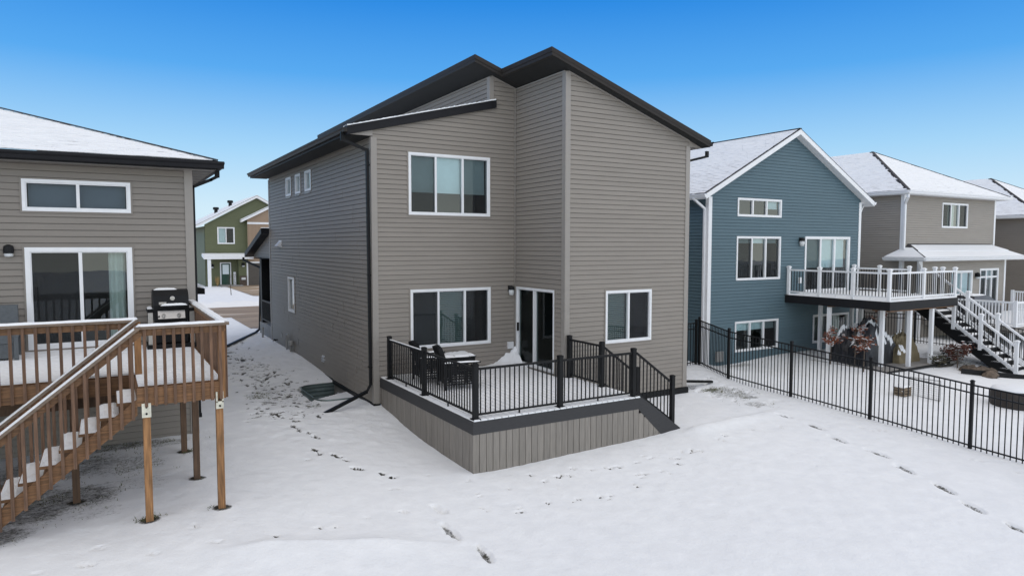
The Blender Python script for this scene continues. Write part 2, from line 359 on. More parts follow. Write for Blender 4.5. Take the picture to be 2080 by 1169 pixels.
def siding(wall, face, outlines, openings, z0, z1, course, m, stuff=False, seams=True, rgen=None, minlen=0.45):
    rg = rgen or random.Random(len(outlines)*31+int(z1*100))
    a0 = min(p[0] for ol in outlines for p in ol); a1 = max(p[0] for ol in outlines for p in ol)
    allmb = MB(face); n = int(math.ceil((z1-z0)/course)); cuts = []; GR = min(0.0085, course*.09)
    for k in range(n):
        zb, zt = z0+k*course, min(z0+(k+1)*course, z1)
        if seams and k % 2 == 0:
            cuts = []; a = a0+rg.uniform(0.6, 3.6)
            while a < a1-0.4: cuts.append(a); a += rg.choice((3.66, 3.66, 2.4))
        ops = [o for o in openings if o[2] < zt-1e-6 and o[3] > zb+1e-6]
        br = sorted({a0, a1, *[min(max(o[0], a0), a1) for o in ops], *[min(max(o[1], a0), a1) for o in ops], *cuts, *[p[0] for ol in outlines for p in ol]})
        runs = []; last = None
        def flush(q):
            if q and q['f']: runs.append(q)
        cur = None; prev = None
        for i in range(len(br)-1):
            l, r = br[i], br[i+1]
            if r-l < 1e-5: continue
            ca = (l+r)/2; off = 0.0035*(sum(1 for c in cuts if c < ca) % 2)
            hole = [o for o in ops if o[0] < ca < o[1]]
            seg = [(zb, zt)]
            for o in hole:
                ns = []
                for s in seg:
                    if o[2] > s[0]+1e-6: ns.append((s[0], min(o[2], s[1])))
                    if o[3] < s[1]-1e-6: ns.append((max(o[3], s[0]), s[1]))
                seg = ns
            if not [1 for s in seg if s[1]-s[0] > 1e-4]:
                flush(cur); cur = None; prev = None; continue
            if cur is None: cur = {'v': {}, 'f': [], 'l': l}
            def vid(a, d, z):
                key = (round(a, 4), round(d, 4), round(z, 4))
                return cur['v'].setdefault(key, len(cur['v']))
            got = False
            for s0, s1 in seg:
                if s1-s0 < 1e-4: continue
                gz_ = max(s0, zt-GR)
                bands = [(s0, min(s1, gz_))]+([(gz_, s1)] if s1 > gz_+1e-5 else [])
                for (q0, q1), groove in zip(bands, (False, True)):
                    if q1-q0 < 1e-5: continue
                    def dep(z): return (0.019-0.017*(z-(zt-GR))/GR if groove else 0.036-0.017*(z-zb)/(course-GR))+off
                    for ol in outlines:
                        pg = clip([(l, q0), (r, q0), (r, q1), (l, q1)], ol)
                        if len(pg) < 3: continue
                        ids = []
                        for a, z in pg:
                            t = vid(a, dep(z), z)
                            if t not in ids: ids.append(t)
                        if len(ids) >= 3: cur['f'].append(tuple(ids)); got = True
                        bt = [p for p in pg if abs(p[1]-zb) < 1e-6]
                        if len(bt) >= 2 and not groove and abs(q0-zb) < 1e-6:
                            x0, x1 = min(b[0] for b in bt), max(b[0] for b in bt)
                            cur['f'].append((vid(x0, dep(zb), zb), vid(x1, dep(zb), zb), vid(x1, 0.003, zb), vid(x0, 0.003, zb)))
            if prev is not None and abs(prev-off) > 1e-6 and got:   # lapped end of a panel
                zz0, zz1 = zb, zt-GR
                cur['f'].append((vid(l, 0.036+prev, zz0), vid(l, 0.036+off, zz0), vid(l, 0.019+off, zz1), vid(l, 0.019+prev, zz1)))
            prev = off; cur['r'] = r
        flush(cur)
        for q in runs:
            vs = [kk for kk, _ in sorted(q['v'].items(), key=lambda t: t[1])]
            if stuff or q['r']-q['l'] < minlen: allmb.add(vs, q['f'])
            else:
                mb = MB(face).add(vs, q['f']); mb.build('siding_plank', m, wall, org=mb.v[0])
    if allmb.f: allmb.build('siding', m, wall, kind='stuff')
def window(parent, face, a0, a1, z0, z1, panes, fw=0.055, kind='window', mframe=None, blind=None, room=True, rm=0.25, rd=1.3, trim=None, mull=0.05, curtain=None, handle=None):
    """panes: list of (from, to, style) as fractions of the glazed width; style: g glass, s screened, d dark"""
    mf = mframe or M['white']; f = MB(face)
    for (l, r, b, t) in ((a0, a1, z1-fw, z1), (a0, a1, z0, z0+fw), (a0, a0+fw, z0+fw, z1-fw), (a1-fw, a1, z0+fw, z1-fw)):
        f.box(l, r, -0.06, 0.052, b, t)
        # stepped inner lip of the vinyl frame
    f.box(a0+fw, a1-fw, -0.06, 0.030, z0+fw, z0+fw+0.02); f.box(a0+fw, a1-fw, -0.06, 0.030, z1-fw-0.02, z1-fw)
    f.box(a0+fw, a0+fw+0.02, -0.06, 0.030, z0+fw+.02, z1-fw-.02); f.box(a1-fw-0.02, a1-fw, -0.06, 0.030, z0+fw+.02, z1-fw-.02)
    gl, gr, gb, gt = a0+fw+0.02, a1-fw-0.02, z0+fw+0.02, z1-fw-0.02
    for p in panes[1:]:
        c = gl+(gr-gl)*p[0]; f.box(c-mull/2, c+mull/2, -0.055, 0.040, gb, gt)
    w = f.build(kind, mf, parent, org=face((a0+a1)/2, 0, z0))
    o0 = wl(w)
    u_ = Vector(face(1, 0, 0))-Vector(face(0, 0, 0)); n_ = Vector(face(0, 1, 0))-Vector(face(0, 0, 0)); flip = u_.cross(Vector((0, 0, 1))).dot(n_)
    if trim:
        t = MB(face); tw = 0.03
        for (l, r, b, tt) in ((a0-tw, a1+tw, z1, z1+tw), (a0-tw, a1+tw, z0-tw, z0), (a0-tw, a0, z0, z1), (a1, a1+tw, z0, z1)):
            t.box(l, r, -0.01, 0.044, b, tt)
        t.build('trim', trim, w, org=o0)
    for p in panes:
        l, r = gl+(gr-gl)*p[0], gl+(gr-gl)*p[1]
        l += mull/2 if p[0] > 0 else 0; r -= mull/2 if p[1] < 1 else 0
        L_, R_ = (l, r) if flip > 0 else (r, l)      # panes face outwards
        MB(face).quad((L_, -0.02, gb), (R_, -0.02, gb), (R_, -0.02, gt), (L_, -0.02, gt)).build('pane', M[{'d': 'darkglass', 'p': 'doorglass'}.get(p[2], 'glass')], w, org=o0)
        if p[2] == 's':
            MB(face).quad((l, 0.012, gb), (r, 0.012, gb), (r, 0.012, gt), (l, 0.012, gt)).build('screen', M['screen'], w, org=o0)
    if blind:
        for bl in (blind if isinstance(blind, list) else [blind]):
            bz = gt-(gt-gb)*bl[0]; bf0 = bl[1] if len(bl) > 1 else 0; bf1 = bl[2] if len(bl) > 2 else 1
            l, r = gl+(gr-gl)*bf0+.01, gl+(gr-gl)*bf1-.01
            b = MB(face)
            if 'slats' in bl:
                z = gt-0.03
                while z > bz: b.quad((l, -0.10, z), (r, -0.10, z), (r, -0.125, z-0.034), (l, -0.125, z-0.034)); z -= 0.05
            else:
                b.box(l, r, -0.12, -0.112, bz, gt); b.box(l, r, -0.125, -0.105, bz-0.025, bz)
            b.build('blind', M['slatereflection' if 'slate' in bl else 'slat' if 'slats' in bl else 'blind'], w, org=o0)  # slate sheets are painted reflections, the others real blinds
    if curtain:
        for c0, c1 in curtain:
            b = MB(face); l, r = gl+(gr-gl)*c0, gl+(gr-gl)*c1; n = max(6, int((r-l)/0.03)); pts = []
            for i in range(n+1): pts.append((l+(r-l)*i/n, -0.16+0.028*math.sin(i*1.25)))
            for i in range(n): b.quad((pts[i][0], pts[i][1], gb), (pts[i+1][0], pts[i+1][1], gb), (pts[i+1][0], pts[i+1][1], gt), (pts[i][0], pts[i][1], gt))
            b.build('curtain', M['curtain'], w, org=o0)
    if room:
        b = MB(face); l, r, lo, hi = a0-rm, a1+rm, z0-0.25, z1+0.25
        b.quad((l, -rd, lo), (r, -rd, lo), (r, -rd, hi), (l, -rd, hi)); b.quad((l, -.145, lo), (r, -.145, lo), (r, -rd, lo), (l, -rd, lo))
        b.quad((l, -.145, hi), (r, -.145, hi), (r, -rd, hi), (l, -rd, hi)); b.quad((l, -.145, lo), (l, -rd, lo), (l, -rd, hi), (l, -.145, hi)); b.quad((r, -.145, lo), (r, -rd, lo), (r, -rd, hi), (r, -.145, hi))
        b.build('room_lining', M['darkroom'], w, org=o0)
    if handle:
        ha, hz = handle
        MB(face).box(ha-.018, ha+.018, 0.03, 0.075, hz-.11, hz+.11).build('handle', M['black'], w, org=o0)
    return w
def snow_slope(parent, name, e0, e1, t1, t0, m, course=0.145, rag=0.05, lift=0.012, v0=0.0, kind=None, seed=1, inset=0.03):
    """stepped snow skin over shingle courses; e0-e1 along the eave, t0-t1 along the top"""
    e0, e1, t0, t1 = map(Vector, (e0, e1, t0, t1)); rg = random.Random(seed)
    up = ((t0+t1)/2-(e0+e1)/2); Ln = (e1-e0).length; ud = (e1-e0).normalized()
    sl = up-ud*up.dot(ud); H = sl.length; nrm = ud.cross(sl.normalized()).normalized()
    if nrm.z < 0: nrm = -nrm
    n = max(1, int(H/course)); vs = []; fs = []; uvs = []
    nu = max(2, int(Ln/0.5))
    for k in range(n):
        f0, f1 = k/n, (k+1)/n
        l0, r0, l1, r1 = e0.lerp(t0, f0), e1.lerp(t1, f0), e0.lerp(t0, f1), e1.lerp(t1, f1)
        jl, jr = inset+rg.random()*rag, inset+rg.random()*rag
        if (r0-l0).length < jl+jr+0.05: continue
        l0 = l0+ud*jl; l1 = l1+ud*jl; r0 = r0-ud*jr; r1 = r1-ud*jr
        if (r1-l1).dot(ud) < 0.02: r1 = l1 = (l1+r1)/2
        b = len(vs)
        for i in range(nu+1):
            f = i/nu; wob = rg.uniform(-0.006, 0.008)
            p = l0.lerp(r0, f); q = l1.lerp(r1, f)
            vs += [p-nrm*0.0, p+nrm*(lift+wob*.5)-sl.normalized()*wob, q+nrm*0.004]
            uu = (p-e0).dot(ud); uvs += [(uu, v0+f0*H), (uu, v0+f0*H+0.001), ((q-e0).dot(ud), v0+f1*H-0.002)]
        for i in range(nu):
            a = b+3*i; c = a+3
            fs += [(a, c, c+1, a+1), (a+1, c+1, c+2, a+2)]
    me = bpy.data.meshes.new(name); o = wl(parent)
    me.from_pydata([tuple(v-o) for v in vs], [], fs); me.materials.append(m)
    uvl = me.uv_layers.new(name='UVMap'); li = np.empty(len(me.loops), np.int32); me.loops.foreach_get('vertex_index', li)
    arr = np.array(uvs, np.float32)[li]
    arr[:, 1] = np.floor(arr[:, 1]/course+1e-4)*course+np.clip(arr[:, 1]-np.floor(arr[:, 1]/course+1e-4)*course, 0.001, course*.98)
    uvl.data.foreach_set('uv', arr.ravel()); me.update()
    ob = link(name, me, parent, o)
    ob['kind'] = kind or 'stuff'
    return ob
def roof_slab(parent, pts, t, mf, ms, snow=None, name='roof', deck=0.012, lip=0.02, soffit=True, drip=False):
    """pts: top polygon of the roof plane. Shingle deck on a fascia-wrapped slab with a soffit sheet underneath"""
    P = [Vector(p) for p in pts]; c = sum(P, Vector())/len(P)
    grow = lambda k: [tuple(p+(p-c).normalized()*k) for p in P]
    r = MB().prism(grow(lip), (0, 0, -deck)).build(name, M['shingle'], parent, org=c)
    MB().prism([(p.x, p.y, p.z-deck-.001) for p in P], (0, 0, -t)).build('fascia', mf, r, org=c)
    if drip:   # the upper fascia board stands a little proud of the lower one
        MB().prism([(x, y, z-deck-.0015) for x, y, z in grow(0.018)], (0, 0, -t*0.55)).build('fascia', mf, r, org=c)
    if soffit:
        MB().quad(*[(p.x, p.y, p.z-deck-t-0.004) for p in (Vector(q) for q in grow(-0.06))]).build('soffit', ms, r, org=c)
    return r
def gutter(parent, p, q, m, outd, h=0.12, wd=0.11):
    """K-style gutter hung along p-q (top back edge), outd points away from the house"""
    p, q, d = Vector(p), Vector(q), Vector(outd)
    prof = [(0, 0), (0, -h), (wd*.62, -h), (wd*.72, -h*.55), (wd, -h*.3), (wd, 0), (wd*.9, 0), (wd*.9, -h*.25), (wd*.1, -h*.25)]
    vs = []
    for e in (p, q): vs += [tuple(e+d*a+Vector((0, 0, b))) for a, b in prof]
    n = len(prof); mb = MB().add(vs, [tuple(range(n-1, -1, -1)), tuple(range(n, 2*n))]+[(i, (i+1) % n, (i+1) % n+n, i+n) for i in range(n)])
    return mb.build('gutter', m, parent, org=p)
def downspout(parent, pts, m, wd=0.085, dp=0.06):
    mb = MB()
    for a, b in zip(pts[:-1], pts[1:]):
        d = (Vector(b)-Vector(a)); e = d.normalized()*0.02
        mb.bar(tuple(Vector(a)-e), tuple(Vector(b)+e), wd, dp)
    o = mb.build('downspout', m, parent, org=pts[0]); return o
def wall_lamp(parent, face, a, z, s=1.0, style='jar'):
    b = MB(face); b.box(a-.055*s, a+.055*s, 0.015, 0.05, z-.05*s, z+.10*s); b.box(a-.02*s, a+.02*s, 0.05, 0.12, z+.04*s, z+.08*s)
    l = b.build('wall_lamp', M['black'], parent, org=face(a, 0, z))
    cx = Vector(face(a, 0.115, z)); org = wl(l)
    if style == 'jar':
        MB().lathe(tuple(cx), [(0.02, .10*s), (0.075*s, .085*s), (0.085*s, .02*s), (.085*s, 0)], 12).build('lamp_cap', M['black'], l, org=org)
        MB().lathe(tuple(cx), [(0.07*s, 0), (0.075*s, -.06*s), (.06*s, -.14*s), (.02*s, -.15*s)], 12).build('lamp_shade', M['lampglass'], l, org=org, smooth=True)
    else:
        MB().lathe(tuple(cx), [(0.02, .12*s), (0.08*s, .09*s), (0.09*s, .03*s), (.09*s, -.05*s)], 12).build('lamp_cap', M['black'], l, org=org)
        MB().lathe(tuple(cx), [(0.075*s, -.05*s), (0.075*s, -.10*s), (.05*s, -.12*s)], 12).build('lamp_shade', M['lampglass'], l, org=org, smooth=True)
    return l
_share = {}
def piece(name, key, maker, m, parent, org):
    """one more copy of a shared mesh (maker fills an MB around the origin)"""
    k = (name, key, m.name)
    if k not in _share:
        mb = MB(); maker(mb); _share[k] = mb.mesh(name, m)
    return link(name, _share[k], parent, org)
def post(parent, x, y, z0, z1, wd, m, cap=None, name='post', base=True):
    h = round(z1-z0, 3)
    o = piece(name, (h, wd), lambda b: b.box(-wd/2, wd/2, -wd/2, wd/2, 0, h), m, parent, (x, y, z0))
    if cap == 'flat':
        piece('post_cap', wd, lambda b: (b.box(-wd*.56, wd*.56, -wd*.56, wd*.56, 0, .018), b.box(-wd*.42, wd*.42, -wd*.42, wd*.42, .018, .03)), m, o, (x, y, z1))
    if cap == 'island':
        def mk(b):
            a = wd*.72; c = wd*.5
            b.box(-c-.006, c+.006, -c-.006, c+.006, -.05, 0); b.box(-a, a, -a, a, 0, .03)
            b.add([(-a, -a, .03), (a, -a, .03), (a, a, .03), (-a, a, .03), (-c*.5, -c*.5, .065), (c*.5, -c*.5, .065), (c*.5, c*.5, .065), (-c*.5, c*.5, .065)], [(0, 1, 5, 4), (1, 2, 6, 5), (2, 3, 7, 6), (3, 0, 4, 7), (4, 5, 6, 7)])
        piece('post_cap', ('i', wd), mk, m, o, (x, y, z1))
    if base and m is M['black']:
        piece('base_plate', wd, lambda b: b.box(-wd*.85, wd*.85, -wd*.85, wd*.85, 0, .022), m, o, (x, y, z0))
    return o
def rail_run(parent, p, q, zb, zt, n, m, mbal=None, rw=0.045, rh=0.04, bw=0.019, botrail=True, name='railing', second=None, foot=None, snow=False):
    """p,q: (x,y,zoffset). rails between the two ends and n balusters"""
    p, q = Vector(p), Vector(q); up = Vector((0, 0, 1))
    r = MB().bar(p+up*zt, q+up*zt, rw, rh).build(name, m, parent, org=(p+q)/2+up*zb)
    if botrail: MB().bar(p+up*zb, q+up*zb, rw*.8, rh*.8).build('bottom_rail', m, r)
    if foot:
        mid = (p+q)/2; MB().box(mid.x-.012, mid.x+.012, mid.y-.012, mid.y+.012, mid.z+foot, mid.z+zb-rh*.42).build('foot_block', m, r)
    h = round(zt-zb, 3)
    for i in range(n):
        c = p.lerp(q, (i+1)/(n+1))
        piece('baluster', (h, bw), lambda b: b.box(-bw/2, bw/2, -bw/2, bw/2, 0, h), mbal or m, r, c+up*zb)
    if snow:
        b = MB(); e = (q-p).normalized()*0.05
        b.bar(p+up*(zt+rh/2+.006)+e, q+up*(zt+rh/2+.006)-e, rw*.8, .012); b.build('snow', M['snow'], r, org=wl(r))
    return r
def lumpy(mb, x0, x1, y0, y1, z, h, nx=10, ny=10, seed=1, edge=0.25, tf=None):
    """a soft snow pad on a rectangle"""
    rg = random.Random(seed); vs = []; fs = []
    for j in range(ny+1):
        for i in range(nx+1):
            u, v = i/nx, j/ny
            e = min(u, 1-u, v, 1-v)/edge; e = min(1, e); e = e*(2-e)
            hh = h*(0.35+0.65*e)*(1+rg.uniform(-.18, .18)) if 0 < i < nx and 0 < j < ny else 0
            p = (x0+(x1-x0)*u, y0+(y1-y0)*v, z+hh); vs.append(tf(*p) if tf else p)
    for j in range(ny):
        for i in range(nx):
            a = j*(nx+1)+i; fs.append((a, a+1, a+nx+2, a+nx+1))
    mb.add(vs, fs); return mb

# ------------------------------------------------------------------ ground
PRINTS = [(8.23, -4.99, 8.30, -5.38), (8.27, -5.73, 8.18, -6.33), (7.95, -6.56, 7.79, -7.10), (7.87, -7.42, 7.76, -8.05), (7.54, -8.26, 7.29, -8.78), (7.18, -9.14, 6.92, -9.68), (6.69, -9.88, 6.49, -10.32), (6.44, -10.65, 6.24, -10.98), (-1.34, -6.64, -1.36, -7.29), (-1.18, -7.49, -1.30, -8.11), (-1.17, -5.93, -1.13, -6.33), (-2.01, -1.56, -1.92, -2.08), (-2.21, -2.54, -2.13, -3.07), (-1.87, -3.11, -1.77, -3.61), (-1.83, -3.81, -1.60, -4.25), (-1.36, -4.30, -1.20, -4.73), (-2.21, -0.88, -2.15, -1.74), (-2.41, -0.05, -2.28, -0.38), (-2.18, -0.41, -2.04, -0.86)]
TRACKS = [(1.01, -5.37), (1.12, -5.81), (1.38, -5.74), (1.51, -5.75), (1.85, -5.59), (2.05, -5.72), (2.45, -5.81), (2.54, -5.94), (3.13, -5.92), (3.41, -5.82), (3.86, -6.14), (3.69, -6.31), (4.20, -5.88), (4.29, -5.97), (4.51, -5.97), (4.61, -6.04), (5.32, -5.81), (5.69, -5.76), (6.55, -5.62), (2.72, -6.42), (3.15, -6.55), (2.26, -6.74), (1.58, -6.89), (1.06, -6.79), (0.61, -6.63), (0.04, -6.60), (-0.66, -4.61), (-0.10, -5.09), (-0.28, -5.80), (0.27, -5.72), (-0.47, -6.41), (0.03, -6.60), (-1.47, -5.07), (-1.75, -5.99), (-2.32, -6.22), (-3.05, -6.36), (-2.81, -6.34), (-3.69, -6.48), (-2.41, -3.38), (9.19, -6.58), (9.27, -6.79), (9.47, -6.96), (9.36, -7.30), (9.79, -7.34), (9.29, -7.89), (9.38, -8.81), (9.43, -9.56), (7.41, -5.75), (-4.60, -5.85), (-4.39, -6.45), (-5.14, -6.44), (-5.74, -6.40), (-5.86, -6.39), (-6.23, -6.28), (-5.68, -5.97)]
# patches where grass and soil show through: x, y, rx, ry, strength
BARE = [(8.95, -2.9, .75, .95, .50), (8.55, -4.1, .45, .35, .50), (9.1, -3.5, .3, .25, .55), (8.75, -2.5, .35, .2, .55), (8.3, -2.0, .5, .3, .5), (9.3, -2.2, .3, .4, .35),
        (-5.95, -3.9, .75, .7, .56), (-6.5, -4.3, .7, .6, .56), (-6.9, -5.0, .7, .45, .56), (-5.5, -1.3, 1.2, .35, .58), (-6.3, -2.2, 1.4, 1.0, .54), (-5.3, -2.6, .9, .8, .46), (-5.2, -3.6, .8, .6, .40), (-5.7, -4.7, .6, .4, .40), (-4.6, -1.5, .6, .3, .5), (-7.2, -3.5, 1.2, 1.2, .7),
        (-2.3, 2.4, .35, .5, .48), (-2.2, 1.3, .3, .3, .55), (-1.9, 3.0, .5, .9, .46), (-1.7, 2.2, .3, .3, .45), (-1.9, 5.4, .5, 1.6, .40), (-1.9, 7.5, .7, 1.8, .36), (-1.6, 10.5, .9, 2, .34), (-0.9, 1.0, .7, 1.6, .30), (-1.2, .9, .35, .3, .42),
        (13.6, 0.8, .9, .35, .45), (15.2, .6, 1.5, .4, .30), (20.3, -3.3, .9, .35, .55), (21.2, -2.0, 1.2, .7, .5), (19.8, -3.9, .7, .4, .5), (24.3, -.8, 1, .8, .35), (19.7, -2.95, 1.0, .28, .72), (20.4, -2.7, .7, .6, .70), (21.3, -3.0, .8, .8, .5), (10.6, 1.0, .4, 1, .4)]
for px, py in ((-4.155, -5.33), (-5.065, -5.33), (-4.32, -3.85), (-4.36, -2.25), (-5.935, -4.15)): BARE.append((px, py, .16, .14, .75))
def axis(segs):
    a = [segs[0][0]]
    for s, e, st in segs:
        n = max(1, int(round((e-s)/st))); a += [s+(e-s)*(i+1)/n for i in range(n)]
    return np.array(a)
AX = axis([(-400, -60, 60), (-60, -20, 5), (-20, -9, .6), (-9, 10.3, .04), (10.3, 26, .12), (26, 40, .5), (40, 70, 5), (70, 400, 55)])
AY = axis([(-120, -30, 30), (-30, -16, 1.5), (-16, -12, .3), (-12, 0.2, .04), (.2, 6, .06), (6, 14, .12), (14, 50, .6), (50, 70, 5), (70, 500, 70)])
GX, GY = np.meshgrid(AX, AY)
GZ = gbase(GX, GY)
near = np.clip(1-np.maximum(np.maximum(-10-GX, GX-28), np.maximum(-14-GY, GY-13))/4, 0, 1)
GZ += near*(0.045*vnoise(GX, GY, 2.6, 3)+0.014*vnoise(GX, GY, .8, 5)+0.010*vnoise(GX*1.6+GY*.5, GY*.6, .30, 7)+0.007*vnoise(GX, GY, .13, 9))
for s, zz in ((-4.1, 0),):
    pass
bare = np.zeros_like(GZ)
for bx, by, rx, ry, k in BARE:
    d = ((GX-bx)/rx)**2+((GY-by)/ry)**2
    bare = np.maximum(bare, k*np.clip(1.25-d, 0, 1)**.7*(d < 1.25))
side = np.clip((GX+3.4)/.8, 0, 1)*np.clip(-GX/.3, 0, 1)*np.clip((GY+3.2)/1.5, 0, 1)*np.clip((14-GY)/2, 0, 1)
band = np.exp(-((GX+2.0-.35*np.sin(GY*.5))/.65)**2)*np.clip((GY+.5)/1.2, 0, 1)*np.clip((12-GY)/3, 0, 1)
bare = np.maximum(bare, (.29+.12*vnoise(GX, GY, 1.1, 41)+.07*band)*side)
GZ += side*(.034*vnoise(GX, GY, .24, 51)+.020*vnoise(GX, GY, .12, 52))+band*.03*vnoise(GX, GY, .17, 53)
def dent(cx, cy, ang, la, lb, depth, expose):
    """press a long oval into the snow with a raised rim"""
    global GZ, bare
    ix = np.where((AX > cx-1) & (AX < cx+1))[0]; iy = np.where((AY > cy-1) & (AY < cy+1))[0]
    if len(ix) == 0 or len(iy) == 0: return
    sl = np.ix_(iy, ix); x = GX[sl]-cx; y = GY[sl]-cy
    u = x*math.cos(ang)+y*math.sin(ang); v = -x*math.sin(ang)+y*math.cos(ang)
    u = u+.05*vnoise(GX[sl], GY[sl], .12, 21); v = v+.04*vnoise(GX[sl], GY[sl], .10, 22)
    d = np.sqrt((u/la)**2+(v/lb)**2)
    k = np.clip((1.15-d)/.35, 0, 1); k = k*k*(3-2*k)
    GZ[sl] += -depth*k+depth*.13*np.exp(-((d-1.25)/.2)**2)
    bare[sl] = np.maximum(bare[sl], expose*k)
rt0 = random.Random(17)
for i, (x0, y0, x1, y1) in enumerate(PRINTS):
    a = math.atan2(y1-y0, x1-x0); L = math.hypot(x1-x0, y1-y0); ex = (.52, .56, .50, .54)[i % 4]
    if i in (8, 9): ex = .60
    if 11 <= i: ex = .76
    if i == 10: ex = .15
    if i >= 11:      # scuffed, broken prints down the side yard
        for k in range(5): f = rt0.uniform(0, 1); dent(x0+(x1-x0)*f+rt0.gauss(0, .03), y0+(y1-y0)*f+rt0.gauss(0, .03), a+rt0.uniform(-.5, .5), rt0.uniform(.06, .12), rt0.uniform(.035, .06), .03, rt0.uniform(.62, .85))
    else:
        if i < 8: ex += .05
        dent((x0+x1)/2, (y0+y1)/2, a, L/2*1.0, .085 if i < 8 else .070, .030 if i < 8 else .045, ex)
        dent(x0+(x1-x0)*.66, y0+(y1-y0)*.66, a, .15, .062, .03, ex); dent(x0+(x1-x0)*.15, y0+(y1-y0)*.15, a, .10, .045, .02, ex*.8)
rt = random.Random(3)
for i, (x, y) in enumerate(TRACKS):
    for k in range(rt.choice((1, 2, 2, 3))):
        dent(x+rt.uniform(-.09, .09), y+rt.uniform(-.09, .09), rt.uniform(0, 3), rt.uniform(.035, .062), .027, .035, (.78 if i < 39 else .58))
# side-yard scuffs
for i in range(520):
    y = rt.uniform(-.6, 11.5); x = -2.1+.35*math.sin(y*.5)+rt.gauss(0, .5)+.04*y
    dent(x, y, rt.uniform(-.5, 2.2), rt.uniform(.04, .13), rt.uniform(.03, .05), rt.uniform(.01, .035), rt.uniform(.42, .80))
for i in range(46):
    dent(rt.uniform(8.2, 9.7), rt.uniform(-4.5, -1.6), rt.uniform(0, 3), rt.uniform(.08, .2), .06, rt.uniform(.02, .05), rt.uniform(.2, .5))
# egress well cut beside the main house
wel = (GX > -1.12) & (GX < 0.08) & (GY > 1.1) & (GY < 3.45) & (np.abs((GX+.02)/1.07)**7+np.abs((GY-2.27)/1.14)**7 < 1.0)
drift = np.clip((GY-1.2)/1.3, 0, 1)
GZ = np.where(wel, np.maximum(-0.75, .245-1.9*np.clip(GY-1.6-.55*(GX+1), 0, 3)), GZ)
ny, nx = GX.shape
me = bpy.data.meshes.new('snow_ground'); nv = nx*ny
me.vertices.add(nv); me.vertices.foreach_set('co', np.stack([GX, GY, GZ], -1).astype(np.float32).ravel())
ii = (np.arange(ny-1)[:, None]*nx+np.arange(nx-1)[None]).ravel()
quads = np.stack([ii, ii+1, ii+nx+1, ii+nx], -1).astype(np.int32)
me.loops.add(quads.size); me.loops.foreach_set('vertex_index', quads.ravel())
me.polygons.add(len(quads)); me.polygons.foreach_set('loop_start', np.arange(0, quads.size, 4, dtype=np.int32)); me.polygons.foreach_set('loop_total', np.full(len(quads), 4, np.int32))
me.polygons.foreach_set('use_smooth', np.ones(len(quads), bool))
at = me.attributes.new('bare', 'FLOAT', 'POINT'); at.data.foreach_set('value', bare.astype(np.float32).ravel())
me.update(); me.validate()
def ground_mat():
    m, n, b = nmat('snow_on_lawn'); L = n.links.new
    ge = n.nodes.new('ShaderNodeNewGeometry'); n1, n2 = snow_nodes(n, b, L, ge.outputs['Position'])
    a = n.nodes.new('ShaderNodeAttribute'); a.attribute_name = 'bare'
    # broken clumps of lawn showing where the snow is thin
    mp = n.nodes.new('ShaderNodeMapping'); mp.inputs['Scale'].default_value = (1, 1.6, 1); L(ge.outputs['Position'], mp.inputs[0])
    nA = n.nodes.new('ShaderNodeTexNoise'); nA.inputs['Scale'].default_value = 7.5; nA.inputs['Detail'].default_value = 7; nA.inputs['Roughness'].default_value = 0.72; L(mp.outputs[0], nA.inputs['Vector'])
    nB = n.nodes.new('ShaderNodeTexNoise'); nB.inputs['Scale'].default_value = 30; nB.inputs['Detail'].default_value = 5; nB.inputs['Roughness'].default_value = .7; L(mp.outputs[0], nB.inputs['Vector'])
    nm = n.nodes.new('ShaderNodeMix'); nm.data_type = 'FLOAT'; nm.inputs[0].default_value = .42; L(nA.outputs['Fac'], nm.inputs[2]); L(nB.outputs['Fac'], nm.inputs[3])
    ad = n.nodes.new('ShaderNodeMath'); ad.operation = 'ADD'; L(nm.outputs[0], ad.inputs[0]); L(a.outputs['Fac'], ad.inputs[1])
    rp = n.nodes.new('ShaderNodeMapRange'); rp.inputs[1].default_value = 0.91; rp.inputs[2].default_value = 1.17; L(ad.outputs[0], rp.inputs[0])
    dirt = n.nodes.new('ShaderNodeTexNoise'); dirt.inputs['Scale'].default_value = 14; dirt.inputs['Detail'].default_value = 4; L(ge.outputs['Position'], dirt.inputs['Vector'])
    dr = n.nodes.new('ShaderNodeValToRGB'); e = dr.color_ramp.elements; e[0].position = .35; e[0].color = (.030, .029, .025, 1); e[1].position = .68; e[1].color = (.10, .097, .076, 1); L(dirt.outputs['Fac'], dr.inputs[0])
    tone = n.nodes.new('ShaderNodeValToRGB'); e = tone.color_ramp.elements; e[0].position = .3; e[0].color = (.792, .810, .825, 1); e[1].position = .7; e[1].color = (.850, .866, .876, 1); L(n2.outputs['Fac'], tone.inputs[0])
    mx = n.nodes.new('ShaderNodeMix'); mx.data_type = 'RGBA'; L(rp.outputs[0], mx.inputs[0]); L(tone.outputs[0], mx.inputs[6]); L(dr.outputs[0], mx.inputs[7])
    L(mx.outputs[2], b.inputs['Base Color']); b.inputs['Roughness'].default_value = .8; b.inputs['Specular IOR Level'].default_value = .2
    return m
M['ground'] = ground_mat(); me.materials.append(M['ground'])
g = bpy.data.objects.new('snow_ground', me); COL.objects.link(g)
props(g, 'snow covered sloping back yards with footprints and animal tracks', 'ground', kind='structure')
